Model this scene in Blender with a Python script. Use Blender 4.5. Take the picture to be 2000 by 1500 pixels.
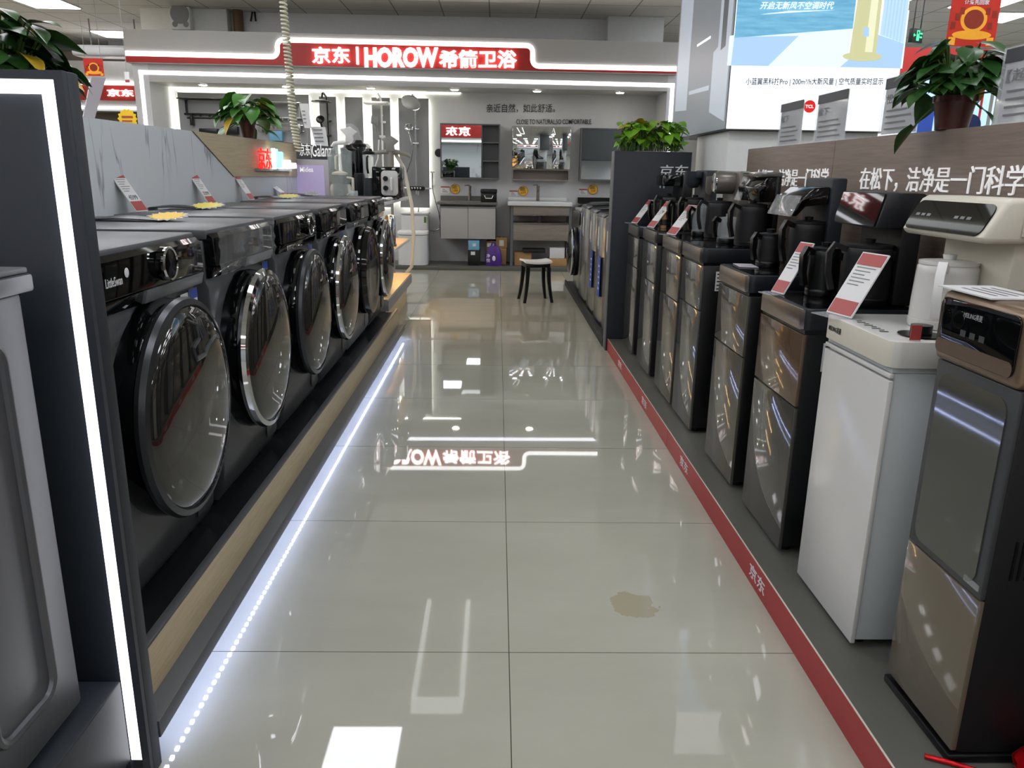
import bpy, bmesh, math, random
from math import radians as R, pi, sin, cos
from mathutils import Vector, Matrix

for _o in list(bpy.data.objects): bpy.data.objects.remove(_o)
S = bpy.context.scene
COL = S.collection

# ------------------------------------------------------------------ camera
F_PX = 1510.117
YAW, PITCH, ROLL = 0.02183711, 0.26502183, 0.01638897
CAM = Vector((-0.042957, 0.0, 1.230277))
_f = Vector((sin(YAW)*cos(PITCH), cos(YAW)*cos(PITCH), -sin(PITCH)))
_r = Vector((cos(YAW), -sin(YAW), 0)); _u = _r.cross(_f)
_r2 = cos(ROLL)*_r + sin(ROLL)*_u; _u2 = -sin(ROLL)*_r + cos(ROLL)*_u
cam_d = bpy.data.cameras.new('camera'); cam = bpy.data.objects.new('camera', cam_d); COL.objects.link(cam)
cam_d.sensor_width = 36.0; cam_d.lens = F_PX/2000*36.0; cam_d.clip_start = 0.05; cam_d.clip_end = 200
_M = Matrix((_r2, _u2, -_f)).transposed().to_4x4(); _M.translation = CAM
cam.matrix_world = _M
S.camera = cam

def ray(x, y): return _f + _r2*((x-1000)/F_PX) - _u2*((y-750)/F_PX)
def PX(x, y, X): d = ray(x, y); return CAM + d*((X-CAM.x)/d.x)
def PY(x, y, Y): d = ray(x, y); return CAM + d*((Y-CAM.y)/d.y)
def PZ(x, y, Z): d = ray(x, y); return CAM + d*((Z-CAM.z)/d.z)

# ------------------------------------------------------------------ world, exposure
W = bpy.data.worlds.new('world'); S.world = W; W.use_nodes = True
W.node_tree.nodes['Background'].inputs[0].default_value = (0.8, 0.85, 0.9, 1)
W.node_tree.nodes['Background'].inputs[1].default_value = 0.05
S.view_settings.view_transform = 'Standard'; S.view_settings.look = 'None'
S.view_settings.exposure = 0.9; S.view_settings.gamma = 1.0; S.view_settings.use_curve_mapping = False
PANEL = 6.5      # ceiling light panels
SIGN = 2.4       # lit lettering
STRIP = 2.0      # light strips

# ------------------------------------------------------------------ materials
def lin(c):
    if isinstance(c, str):
        c = tuple(int(c[i:i+2], 16)/255 for i in (0, 2, 4))
    return tuple((v/12.92 if v <= 0.04045 else ((v+0.055)/1.055)**2.4) for v in c[:3]) + (1,)
_mats = {}
def mat(name, c='808080', rough=0.5, metal=0.0, spec=0.5, emit=0.0, ec=None, noise=0.0, nscale=20.0, bump=0.0, coat=0.0, alpha=1.0, trans=0.0, stretch=None, ior=1.45):
    if name in _mats: return _mats[name]
    m = bpy.data.materials.new(name); m.use_nodes = True
    nt = m.node_tree; b = nt.nodes['Principled BSDF']; L = nt.links
    col = lin(c)
    b.inputs['Base Color'].default_value = col
    b.inputs['Roughness'].default_value = rough; b.inputs['Metallic'].default_value = metal
    b.inputs['Specular IOR Level'].default_value = spec; b.inputs['IOR'].default_value = ior
    b.inputs['Coat Weight'].default_value = coat; b.inputs['Coat Roughness'].default_value = 0.03
    b.inputs['Alpha'].default_value = alpha; b.inputs['Transmission Weight'].default_value = trans
    if emit:
        b.inputs['Emission Color'].default_value = lin(ec or c); b.inputs['Emission Strength'].default_value = emit
    if noise or bump:
        tc = nt.nodes.new('ShaderNodeTexCoord'); mp = nt.nodes.new('ShaderNodeMapping')
        L.new(tc.outputs['Object'], mp.inputs[0])
        if stretch: mp.inputs['Scale'].default_value = stretch
        n = nt.nodes.new('ShaderNodeTexNoise'); n.inputs['Scale'].default_value = nscale; n.inputs['Detail'].default_value = 5
        L.new(mp.outputs[0], n.inputs['Vector'])
        if noise:
            mx = nt.nodes.new('ShaderNodeMix'); mx.data_type = 'RGBA'
            mx.inputs[6].default_value = tuple(v*(1-noise) for v in col[:3])+(1,)
            mx.inputs[7].default_value = tuple(min(1, v*(1+noise)) for v in col[:3])+(1,)
            L.new(n.outputs[0], mx.inputs[0]); L.new(mx.outputs[2], b.inputs['Base Color'])
        if bump:
            bp = nt.nodes.new('ShaderNodeBump'); bp.inputs['Strength'].default_value = bump; bp.inputs['Distance'].default_value = 0.01
            L.new(n.outputs[0], bp.inputs['Height']); L.new(bp.outputs[0], b.inputs['Normal'])
    _mats[name] = m; return m

def node_mat(name):
    m = bpy.data.materials.new(name); m.use_nodes = True; _mats[name] = m
    return m, m.node_tree, m.node_tree.nodes['Principled BSDF']
def N(nt, t, **kw):
    n = nt.nodes.new(t)
    for k, v in kw.items(): setattr(n, k, v)
    return n
def math_n(nt, op, a, b=None):
    n = nt.nodes.new('ShaderNodeMath'); n.operation = op
    for i, v in enumerate((a, b)):
        if v is None: continue
        if isinstance(v, (int, float)): n.inputs[i].default_value = v
        else: nt.links.new(v, n.inputs[i])
    return n.outputs[0]
def mix(nt, fac, a, b):
    n = nt.nodes.new('ShaderNodeMix'); n.data_type = 'RGBA'
    if isinstance(fac, (int, float)): n.inputs[0].default_value = fac
    else: nt.links.new(fac, n.inputs[0])
    for i, v in ((6, a), (7, b)):
        if isinstance(v, tuple): n.inputs[i].default_value = v
        else: nt.links.new(v, n.inputs[i])
    return n.outputs[2]

def floor_mat():
    m, nt, b = node_mat('polished_tile'); L = nt.links
    tc = N(nt, 'ShaderNodeTexCoord'); sp = N(nt, 'ShaderNodeSeparateXYZ'); L.new(tc.outputs['Object'], sp.inputs[0])
    def joint(o, off):
        v = math_n(nt, 'DIVIDE', math_n(nt, 'ADD', o, off), 0.8)
        fr = math_n(nt, 'FRACT', v)
        d = math_n(nt, 'MINIMUM', fr, math_n(nt, 'SUBTRACT', 1.0, fr))
        return math_n(nt, 'LESS_THAN', d, 0.0016)
    j = math_n(nt, 'MAXIMUM', joint(sp.outputs[0], 80.0), joint(sp.outputs[1], 80.0-1.80112+0.8*0))
    n = N(nt, 'ShaderNodeTexNoise'); n.inputs['Scale'].default_value = 1.3; n.inputs['Detail'].default_value = 6; n.inputs['Roughness'].default_value = .6
    mp = N(nt, 'ShaderNodeMapping'); mp.inputs['Scale'].default_value = (1, 2.4, 1); L.new(tc.outputs['Object'], mp.inputs[0]); L.new(mp.outputs[0], n.inputs['Vector'])
    base = mix(nt, n.outputs[0], lin('a09f92'), lin('b4b3a6'))
    # an old spill mark with its own outline
    n2 = N(nt, 'ShaderNodeTexNoise'); n2.inputs['Scale'].default_value = 22; n2.inputs['Detail'].default_value = 6; L.new(tc.outputs['Object'], n2.inputs['Vector'])
    dx = math_n(nt, 'DIVIDE', math_n(nt, 'SUBTRACT', sp.outputs[0], 0.372), 0.085); dy = math_n(nt, 'DIVIDE', math_n(nt, 'SUBTRACT', sp.outputs[1], 2.04), 0.085)
    rr = math_n(nt, 'ADD', math_n(nt, 'MULTIPLY', dx, dx), math_n(nt, 'MULTIPLY', dy, dy))
    st = math_n(nt, 'LESS_THAN', math_n(nt, 'ADD', rr, math_n(nt, 'MULTIPLY', n2.outputs[0], 2.2)), 1.72)
    base = mix(nt, math_n(nt, 'MULTIPLY', st, 0.45), base, lin('8c7d4e'))
    base = mix(nt, j, base, lin('4a4640'))
    L.new(base, b.inputs['Base Color'])
    b.inputs['Roughness'].default_value = 0.02; b.inputs['Specular IOR Level'].default_value = 0.55
    return m
def ceil_mat():
    m, nt, b = node_mat('ceiling_tile'); L = nt.links
    tc = N(nt, 'ShaderNodeTexCoord'); sp = N(nt, 'ShaderNodeSeparateXYZ'); L.new(tc.outputs['Object'], sp.inputs[0])
    def joint(o, off):
        fr = math_n(nt, 'FRACT', math_n(nt, 'DIVIDE', math_n(nt, 'ADD', o, off), 0.6))
        d = math_n(nt, 'MINIMUM', fr, math_n(nt, 'SUBTRACT', 1.0, fr)); return math_n(nt, 'LESS_THAN', d, 0.012)
    j = math_n(nt, 'MAXIMUM', joint(sp.outputs[0], 60.17), joint(sp.outputs[1], 60.0))
    n = N(nt, 'ShaderNodeTexNoise'); n.inputs['Scale'].default_value = 60; L.new(tc.outputs['Object'], n.inputs['Vector'])
    base = mix(nt, n.outputs[0], lin('d8d4cb'), lin('e4e0d8'))
    L.new(mix(nt, j, base, lin('8a867e')), b.inputs['Base Color'])
    b.inputs['Roughness'].default_value = 0.8
    return m
def wood_mat(name, c1, c2, scale=(1, 1, 22), rough=0.45, ns=4.0):
    m, nt, b = node_mat(name); L = nt.links
    tc = N(nt, 'ShaderNodeTexCoord'); mp = N(nt, 'ShaderNodeMapping'); mp.inputs['Scale'].default_value = scale
    L.new(tc.outputs['Object'], mp.inputs[0])
    n = N(nt, 'ShaderNodeTexNoise'); n.inputs['Scale'].default_value = ns; n.inputs['Detail'].default_value = 8; n.inputs['Roughness'].default_value = .65
    L.new(mp.outputs[0], n.inputs['Vector'])
    rp = N(nt, 'ShaderNodeMapRange'); rp.inputs[1].default_value = .3; rp.inputs[2].default_value = .7; L.new(n.outputs[0], rp.inputs[0])
    L.new(mix(nt, rp.outputs[0], lin(c1), lin(c2)), b.inputs['Base Color'])
    b.inputs['Roughness'].default_value = rough
    return m
def marble_mat():
    m, nt, b = node_mat('veined_marble'); L = nt.links
    tc = N(nt, 'ShaderNodeTexCoord'); mp = N(nt, 'ShaderNodeMapping')
    mp.inputs['Rotation'].default_value = (R(58), 0, 0); mp.inputs['Scale'].default_value = (1, 2.6, .36)
    L.new(tc.outputs['Object'], mp.inputs[0])
    n = N(nt, 'ShaderNodeTexNoise'); n.inputs['Scale'].default_value = 1.25; n.inputs['Detail'].default_value = 5; n.inputs['Roughness'].default_value = .55; n.inputs['Distortion'].default_value = .25
    L.new(mp.outputs[0], n.inputs['Vector'])
    d = math_n(nt, 'ABSOLUTE', math_n(nt, 'SUBTRACT', n.outputs[0], 0.5))
    v = N(nt, 'ShaderNodeMapRange'); v.inputs[1].default_value = 0.0; v.inputs[2].default_value = 0.012; v.inputs[3].default_value = 1; v.inputs[4].default_value = 0; L.new(d, v.inputs[0])
    n2 = N(nt, 'ShaderNodeTexNoise'); n2.inputs['Scale'].default_value = 2.6; L.new(tc.outputs['Object'], n2.inputs['Vector'])
    g = N(nt, 'ShaderNodeMapRange'); g.inputs[1].default_value = .42; g.inputs[2].default_value = .6; L.new(n2.outputs[0], g.inputs[0])
    fac = math_n(nt, 'MULTIPLY', math_n(nt, 'MULTIPLY', v.outputs[0], g.outputs[0]), 0.75)
    L.new(mix(nt, fac, lin('ccd2d6'), lin('6b6f75')), b.inputs['Base Color'])
    b.inputs['Roughness'].default_value = 0.3
    return m
M = {}
M['floor'] = floor_mat(); M['ceil'] = ceil_mat(); M['marble'] = marble_mat()
M['oak'] = wood_mat('light_oak', 'a8987a', 'c0b08e', (1.2, 1.2, 26))
M['walnut'] = wood_mat('brown_walnut', '5d4e44', '7b695c', (1, 1.2, 30))
M['greywood'] = wood_mat('grey_wood', '6e665f', '8c837a', (1, 6, 40))
M['yellowwood'] = wood_mat('pale_pine', 'c9b088', 'd9c49c', (3, 2, 3))
def mk(key, *a, **k): M[key] = mat(key, *a, **k)
mk('wall', 'e0e2e0', .8, noise=.04); mk('wall_uplit', 'eff1f4', .8, noise=.05); mk('alcove', 'bfc0c2', .75, noise=.04, nscale=8)  # soffit wall colour raised to stand in for uplight
mk('fascia', 'aeadab', .6, noise=.03); mk('red', 'a8241f', .45, noise=.05); mk('redstrip', '9c2a2c', .42, spec=.4, noise=.12, nscale=9)
mk('white', 'e6e6e4', .4); mk('whiteg', 'cbcac6', .18, spec=.5); mk('sidegrey', 'b4babc', .4); mk('cream', 'cfcabb', .35, noise=.03)
mk('black', '070809', .32); mk('blackg', '08090a', .05, spec=.6); mk('blackm', '0b0c0f', .5, noise=.1); mk('ktray', '14171d', .4)
mk('navy', '20262d', .5, noise=.06, nscale=60); mk('navyf', '33373f', .45, noise=.06, nscale=60)
mk('dgrey', '3a3c3e', .45); mk('mgrey', '5c5e60', .5, noise=.04); mk('bandgrey', '76787c', .38, metal=.3); mk('lgrey', '8d8e8f', .5)
mk('lidgrey', '55575a', .38, metal=.3); mk('titan', '4e5053', .33, metal=.45, noise=.08, nscale=200, stretch=(1, 1, .05)); mk('titand', '3c3e41', .3, metal=.6)
mk('silver', '9a9a98', .25, metal=.9, noise=.08, nscale=150, stretch=(1, 1, .05)); mk('chromew', 'b9babb', .35, metal=.2); mk('chrome', 'c8cacc', .06, metal=1); mk('brush', '8b857c', .28, metal=1)
mk('darkglass', '090a0b', .03, spec=.45, coat=0); mk('mirror', 'd5dadb', .01, metal=1)
mk('tgrey', '6c665f', .3, metal=.35); mk('bronzeg', '62594b', .09, spec=.6, coat=.5); mk('glassw', '454641', .05, spec=.6, coat=.5); mk('taupe', '5b564e', .07, spec=.6, coat=.4); mk('taupe2', '45433e', .07, spec=.6, coat=.4); mk('bronze', '6b5744', .1, metal=.35, spec=.6, coat=.5); mk('greyglass', '5a5a56', .07, spec=.6, coat=.4)
mk('bandm', '8a8078', .25, metal=.8); mk('band', '6f6a66', .25, metal=.8); mk('goldm', '7d6a58', .28, metal=.55)
mk('platgrey', '575751', .4, noise=.06, nscale=5); mk('tray', '1c1f22', .2, spec=.5); mk('edge', '4a4c4e', .35, noise=.05)
mk('strip', 'ffffff', .5, emit=STRIP, ec='f4f6ff'); mk('stripw', 'ffffff', .5, emit=6.0, ec='fbf9e6'); mk('stripb', 'ffffff', .5, emit=30, ec='bccaff'); mk('stripf', 'ffffff', .5, emit=1.6, ec='f8f8ff')
mk('oval', 'ffffff', .5, emit=1.6, ec='fff4e4'); mk('warm', 'ffe2b0', .5, emit=22, ec='ffcf8c'); mk('panel_light', 'ffffff', .5, emit=PANEL, ec='f6f8ff'); mk('spot', 'ffffff', .5, emit=30, ec='fff6e6')
mk('letter', 'ffffff', .5, emit=SIGN, ec='ffffff'); mk('letter_soft', 'f2f2f2', .5, emit=.16); mk('letter_red', 'e01008', .5, emit=.7, ec='ff1a10'); mk('letter_blue', '7fd4e6', .5, emit=1.2)
mk('neon', 'ffffff', .5, emit=2.0, ec='ffffff')
mk('print_white', 'd6d7da', .5); mk('paper', 'd3d3d3', .45); mk('pricered', 'a34644', .4); mk('ink', '2b2b2d', .6); mk('inkgrey', '7a7a7c', .6); mk('yellow', 'e4b91e', .5); mk('yellowp', 'd8cc4e', .5)
mk('leaf', '447a30', .35, noise=.35, nscale=14); mk('leafb', '6fa32a', .35, noise=.3, nscale=14); mk('leafd', '2a4f22', .32, noise=.35, nscale=14); mk('stem', '4c6a2c', .6); mk('potm', '4a211b', .3); mk('soil', '2a211a', .9, bump=.5); mk('leafy', 'b89a2c', .4)
mk('acrylic', 'dfe6ea', .04, alpha=.28, spec=.6); mk('film', 'eef2f5', .06, alpha=.12, spec=1.0, bump=.9, nscale=9); mk('clear', 'd5dcdd', .05, alpha=.3, spec=.7); mk('glassdoor', '15171a', .03, spec=.8, alpha=.82, coat=.6); mk('glasslight', 'b9c4c2', .04, alpha=.3, spec=.8)
mk('card', 'a98558', .8, noise=.08); mk('card2', '8a6a48', .8, noise=.08); mk('purple', '48207c', .45, noise=.1); mk('bluebox', '6da3c4', .5); mk('bluesticker', '2c4aa0', .4)
mk('redfoil', 'c01018', .2, metal=.5, bump=.6, nscale=30); mk('cord', 'c9c5b0', .45); mk('pipe', '66502f', .5, noise=.25, nscale=8); mk('green', '35c070', .5, emit=1.2, ec='3cf08c'); mk('exitbg', '0c1a12', .5)
mk('screen', '9b8fb0', .4, emit=.28, ec='9c90b6', noise=.12, nscale=3); mk('skin', 'b5b0b6', .4)
mk('ceramic', 'cfd1d1', .15, spec=.5); mk('stone', '67645f', .35, noise=.12, nscale=30); mk('vanity', 'a3a09c', .4)
mk('hvac', 'b9bdc2', .3, bump=.4, nscale=6); mk('brownsh', '6a5f50', .7); mk('farwall', 'd8d4c8', .8)

# ------------------------------------------------------------------ mesh builder
class B:
    def __init__(s, off=(0, 0, 0)): s.v = []; s.f = []; s.fm = []; s.off = Vector(off); s.mi = 0
    def m(s, i): s.mi = i; return s
    def add(s, vs, fs, T=None):
        o = len(s.v)
        for p in vs:
            p = Vector(p)
            if T is not None: p = T @ p
            s.v.append(p - s.off)
        for f in fs: s.f.append([i+o for i in f]); s.fm.append(s.mi)
        return s
    def bm(s, bm, T=None):
        bm.verts.index_update(); s.add([v.co for v in bm.verts], [[v.index for v in f.verts] for f in bm.faces], T); bm.free(); return s
    def box(s, x0, x1, y0, y1, z0, z1, bev=0, seg=2, T=None):
        if x0 > x1: x0, x1 = x1, x0
        if y0 > y1: y0, y1 = y1, y0
        if z0 > z1: z0, z1 = z1, z0
        vs = [(x, y, z) for x in (x0, x1) for y in (y0, y1) for z in (z0, z1)]
        fs = [(0, 1, 3, 2), (4, 6, 7, 5), (0, 4, 5, 1), (2, 3, 7, 6), (0, 2, 6, 4), (1, 5, 7, 3)]
        if not bev: return s.add(vs, fs, T)
        b = bmesh.new(); bv = [b.verts.new(p) for p in vs]
        for f in fs: b.faces.new([bv[i] for i in f])
        bmesh.ops.bevel(b, geom=list(b.edges), offset=min(bev, .49*min(x1-x0, y1-y0, z1-z0)), segments=seg, profile=.5, affect='EDGES')
        return s.bm(b, T)
    def prism(s, poly, axis, a, b_, bev=0, seg=2, T=None):
        def P(u, v, w): return {'x': (w, u, v), 'y': (u, w, v), 'z': (u, v, w)}[axis]
        b = bmesh.new(); n = len(poly)
        lo = [b.verts.new(P(u, v, a)) for u, v in poly]; hi = [b.verts.new(P(u, v, b_)) for u, v in poly]
        b.faces.new(lo); b.faces.new(hi[::-1])
        for i in range(n): b.faces.new((lo[i], hi[i], hi[(i+1) % n], lo[(i+1) % n]))
        bmesh.ops.recalc_face_normals(b, faces=list(b.faces))
        if bev:
            eds = [e for e in b.edges if len(e.link_faces) == 2 and e.calc_face_angle(0) > .9]
            bmesh.ops.bevel(b, geom=eds, offset=bev, segments=seg, profile=.5, affect='EDGES')
        return s.bm(b, T)
    def lathe(s, prof, c=(0, 0, 0), axis='z', n=32, sc=(1, 1), T=None):
        vs = []; fs = []
        def P(u, v, w): return {'x': (c[0]+w, c[1]+u, c[2]+v), 'y': (c[0]+u, c[1]+w, c[2]+v), 'z': (c[0]+u, c[1]+v, c[2]+w)}[axis]
        for r, h in prof:
            for k in range(n):
                a = 2*pi*k/n; vs.append(P(r*cos(a)*sc[0], r*sin(a)*sc[1], h))
        for i in range(len(prof)-1):
            for k in range(n):
                k2 = (k+1) % n; fs.append((i*n+k, i*n+k2, (i+1)*n+k2, (i+1)*n+k))
        if prof[0][0] > 1e-4: fs.append(tuple(range(n-1, -1, -1)))
        if prof[-1][0] > 1e-4: fs.append(tuple((len(prof)-1)*n+k for k in range(n)))
        return s.add(vs, fs, T)
    def ring(s, prof, c=(0, 0, 0), axis='z', n=32, T=None):
        def P(u, v, w): return {'x': (c[0]+w, c[1]+u, c[2]+v), 'y': (c[0]+u, c[1]+w, c[2]+v), 'z': (c[0]+u, c[1]+v, c[2]+w)}[axis]
        m = len(prof); vs = [P(r*cos(2*pi*k/n), r*sin(2*pi*k/n), h) for r, h in prof for k in range(n)]
        return s.add(vs, [(i*n+k, i*n+(k+1) % n, ((i+1) % m)*n+(k+1) % n, ((i+1) % m)*n+k) for i in range(m) for k in range(n)], T)
    def cyl(s, p0, p1, r, r1=None, n=16): return s.tube([p0, p1], [r, r if r1 is None else r1], n)
    def tube(s, pts, r, n=8, closed=False):
        pts = [Vector(p) for p in pts]; m = len(pts); vs = []; fs = []
        rs = r if isinstance(r, (list, tuple)) else [r]*m
        d0 = (pts[1]-pts[0]).normalized(); up = Vector((0, 0, 1)) if abs(d0.z) < .9 else Vector((1, 0, 0))
        x = d0.cross(up).normalized()
        for i in range(m):
            a = pts[(i-1) % m] if (closed or i > 0) else pts[0]; c = pts[(i+1) % m] if (closed or i < m-1) else pts[-1]
            d = (c-a).normalized(); x = (x - d*x.dot(d)).normalized(); y = d.cross(x)
            for k in range(n):
                t = 2*pi*k/n; vs.append(pts[i] + (x*cos(t)+y*sin(t))*rs[i])
        for i in range(m if closed else m-1):
            j = (i+1) % m
            for k in range(n):
                k2 = (k+1) % n; fs.append((i*n+k, i*n+k2, j*n+k2, j*n+k))
        if not closed: fs.append(tuple(range(n-1, -1, -1))); fs.append(tuple((m-1)*n+k for k in range(n)))
        return s.add(vs, fs)
    def sph(s, c, r, n=16, m=10, T=None):
        r = (r, r, r) if isinstance(r, (int, float)) else r; vs = [(c[0], c[1], c[2]-r[2])]; fs = []
        for i in range(1, m):
            a = -pi/2 + pi*i/m
            for k in range(n): t = 2*pi*k/n; vs.append((c[0]+r[0]*cos(a)*cos(t), c[1]+r[1]*cos(a)*sin(t), c[2]+r[2]*sin(a)))
        vs.append((c[0], c[1], c[2]+r[2])); L = len(vs)-1
        for k in range(n):
            k2 = (k+1) % n; fs.append((0, 1+k2, 1+k)); fs.append((L, L-n+k, L-n+k2))
            for i in range(m-2): fs.append((1+i*n+k, 1+i*n+k2, 1+(i+1)*n+k2, 1+(i+1)*n+k))
        return s.add(vs, fs, T)
    def quad(s, *p): return s.add(p, [tuple(range(len(p)))])
    def slab(s, p, n, t):   # closed plate: polygon p (points), thickness t along n
        p = [Vector(q) for q in p]; n = Vector(n).normalized()*t; k = len(p)
        return s.add(p + [q+n for q in p], [tuple(range(k))[::-1], tuple(range(k, 2*k))] + [(i, (i+1) % k, k+(i+1) % k, k+i) for i in range(k)])
    def text(s, body, o, u, v, w, h, depth=.01, bold=0.0, shear=0.0):
        vs, fs = glyphs(body, bold, shear); o = Vector(o); u = Vector(u).normalized(); v = Vector(v).normalized(); n = u.cross(v)
        return s.add([o + u*(p[0]*w) + v*(p[1]*h) + n*(p[2]*depth) for p in vs], fs)
    def build(s, name, mats, parent=None, loc=None, rz=0, sharp=38, kind=None, label=None):
        me = bpy.data.meshes.new(name); me.from_pydata(s.v, [], s.f)
        if not isinstance(mats, (list, tuple)): mats = [mats]
        for q in mats: me.materials.append(M[q] if isinstance(q, str) else q)
        me.polygons.foreach_set('material_index', s.fm); me.validate()
        b = bmesh.new(); b.from_mesh(me); bmesh.ops.recalc_face_normals(b, faces=list(b.faces)); b.to_mesh(me); b.free()
        me.shade_smooth(); me.set_sharp_from_angle(angle=R(sharp))
        o = bpy.data.objects.new(name, me); COL.objects.link(o)
        if parent is not None: o.parent = parent
        if loc is not None: o.location = loc
        elif parent is None: o.location = s.off
        o.rotation_euler.z = rz
        if kind: o['kind'] = kind
        if label: o['label'] = label
        return o
_gl = {}
def glyphs(body, bold, shear):
    k = (body, bold, shear)
    if k in _gl: return _gl[k]
    cu = bpy.data.curves.new('t', 'FONT'); cu.body = body; cu.size = 1; cu.extrude = .5; cu.offset = bold; cu.shear = shear; cu.resolution_u = 3
    ob = bpy.data.objects.new('t', cu); COL.objects.link(ob)
    dg = bpy.context.evaluated_depsgraph_get(); me = bpy.data.meshes.new_from_object(ob.evaluated_get(dg))
    vs = [v.co.copy() for v in me.vertices]; fs = [tuple(p.vertices) for p in me.polygons]
    bpy.data.objects.remove(ob); bpy.data.meshes.remove(me); bpy.data.curves.remove(cu)
    x0 = min(v.x for v in vs); x1 = max(v.x for v in vs); y0 = min(v.y for v in vs); y1 = max(v.y for v in vs)
    vs = [Vector(((v.x-x0)/(x1-x0), (v.y-y0)/max(1e-6, y1-y0), v.z+.5)) for v in vs]
    _gl[k] = (vs, fs); return _gl[k]
def rrect(u0, u1, v0, v1, r, n=6):
    r = min(r, .499*(u1-u0), .499*(v1-v0)); P = []
    for cx, cy, a0 in ((u1-r, v1-r, 0), (u0+r, v1-r, 90), (u0+r, v0+r, 180), (u1-r, v0+r, 270)):
        for k in range(n+1):
            a = R(a0+90*k/n); P.append((cx+r*cos(a), cy+r*sin(a)))
    return P
def thing(name, label, cat, loc, group=None, rz=0):
    o = bpy.data.objects.new(name, None); COL.objects.link(o); o.location = loc; o.rotation_euler.z = rz
    o.empty_display_size = .1; o['label'] = label; o['category'] = cat
    if group: o['group'] = group
    return o
def tag(o, label, cat, group=None):
    o['label'] = label; o['category'] = cat
    if group: o['group'] = group
    return o
def st(o): o['kind'] = 'structure'; return o
def dup(root, loc, label=None, group=None):
    r = root.copy(); COL.objects.link(r); r.location = loc
    if label: r['label'] = label
    if group: r['group'] = group
    for ch in list(root.children):
        c = ch.copy(); COL.objects.link(c); c.parent = r
        for g in ch.children:
            d = g.copy(); COL.objects.link(d); d.parent = c
    return r
V3 = Vector
EX, EY, EZ = V3((1, 0, 0)), V3((0, 1, 0)), V3((0, 0, 1))
mk('ovalw', 'ffe2b0', .5, emit=3.5, ec='ffd49a'); mk('trackw', 'ffffff', .5, emit=1.2, ec='f0f6f4')
# ================================================================== room
CZ = 3.22
st(B().quad((-9, -6, 0), (9, -6, 0), (9, 15, 0), (-9, 15, 0)).build('floor', 'floor'))
st(B().quad((-9, -6, CZ), (-9, 15, CZ), (9, 15, CZ), (9, -6, CZ)).build('ceiling', 'ceil'))
st(B().box(-9, 9, 15, 15.1, 0, CZ).build('wall_back', 'farwall'))
st(B().box(-9.1, -9, -6, 15, 0, CZ).build('wall_left', 'wall'))
st(B().box(9, 9.1, -6, 15, 0, CZ).build('wall_right', 'wall'))
st(B().box(-9, 9, -6.1, -6, 0, CZ).build('wall_front', 'wall'))

# ceiling lights, mostly unseen panels added for brightness
t = thing('ceiling_light', 'square ceiling light panel over the near end of the aisle', 'ceiling light', (-.47, -.6, CZ), 'square ceiling light panels out of the aisle view')
B().box(-.30, .30, -.30, .30, -.012, -.002).m(0).build('frame', 'white', t)
B().box(-.28, .28, -.28, .28, -.018, -.011).build('diffuser', 'panel_light', t)
cl0 = t
k = 0
spots_ = [(-1.07, 5.17)]
spots_ += [(x, y) for y in (-4.2, -2.4, -.6, 1.2, 3.0) for x in (-4.07, -2.27, -.47, 1.33, 3.13) if (x, y) != (-.47, -.6)]  # near rows, out of view, added to light the aisle
spots_ += [(x, y) for y in (4.8, 6.0, 7.2, 8.4, 9.6) for x in (-5.27, -4.07, -2.87, 3.13, 4.33, 5.53) if (x, y) not in ((-5.27, 9.6), (-5.27, 8.4), (-4.07, 9.6), (-2.87, 9.6))] + [(x, y) for y in (1.2, 3.6) for x in (-5.87, 7.33)]  # off-aisle rows added to brighten the far floor and alcove
spots_ += [(6.13, 10.4), (-5.75, 10.75), (-5.93, 13.0), (-7.4, 8.0), (7.33, 6.6)]
for (x, y) in spots_:
    dup(cl0, (x, y, CZ), 'square ceiling light panel in the tiled ceiling, from a set mostly added for brightness', 'square ceiling light panels')
t = thing('track_light', 'white ceiling track fitting with two long bars, mirrored in the aisle floor', 'ceiling light', (-.5, 6.5, CZ)); o_ = (-.5, 6.5, CZ)
for x in (-.755, -.335): B(o_).box(x, x+.045, 5.82, 7.42, CZ-.03, CZ-.001).build('bar', 'trackw', t)
b = B(o_); b.prism(rrect(-.74, -.30, 5.64, 5.815, .03), 'z', CZ-.03, CZ-.001); b.build('plate', 'trackw', t)
cl0['label'] = 'square ceiling light panel in the tiled ceiling, from a set mostly added for brightness'; cl0['group'] = 'square ceiling light panels'
# oval cove light at far left
pts = [(-7.0+1.0*cos(a)*1.25, 9.4+.75*sin(a), CZ-.03) for a in [2*pi*i/40 for i in range(40)]]
b = B((-7, 9.4, CZ)); b.tube(pts, .03, 8, True)
t = thing('oval_light', 'glowing oval ceiling light at far left above the dark panel plant', 'ceiling light', (-7, 9.4, CZ))
b.build('ring', 'ovalw', t)
b = B((-7, 9.4, CZ)); b.lathe([(0, CZ-.06-0), (.85, CZ-.06), (.9, CZ-.02), (.9, CZ-.003)], c=(-7, 9.4, 0), n=40, sc=(1.15, .7)); b.build('diffuser', 'oval', t)

# soffit wall above the bathroom stand, with two boxed columns
st(B().box(-4.66, 2.09, 11.1, 11.2, 2.3, CZ).build('wall_upper', 'wall_uplit'))
st(B().box(1.36, 2.09, 10.85, 11.1, 2.6, CZ, .01).build('trim_1', 'wall'))
st(B().box(-4.66, -3.55, 10.9, 11.1, 2.6, CZ, .01).build('trim_2', 'wall'))
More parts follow.
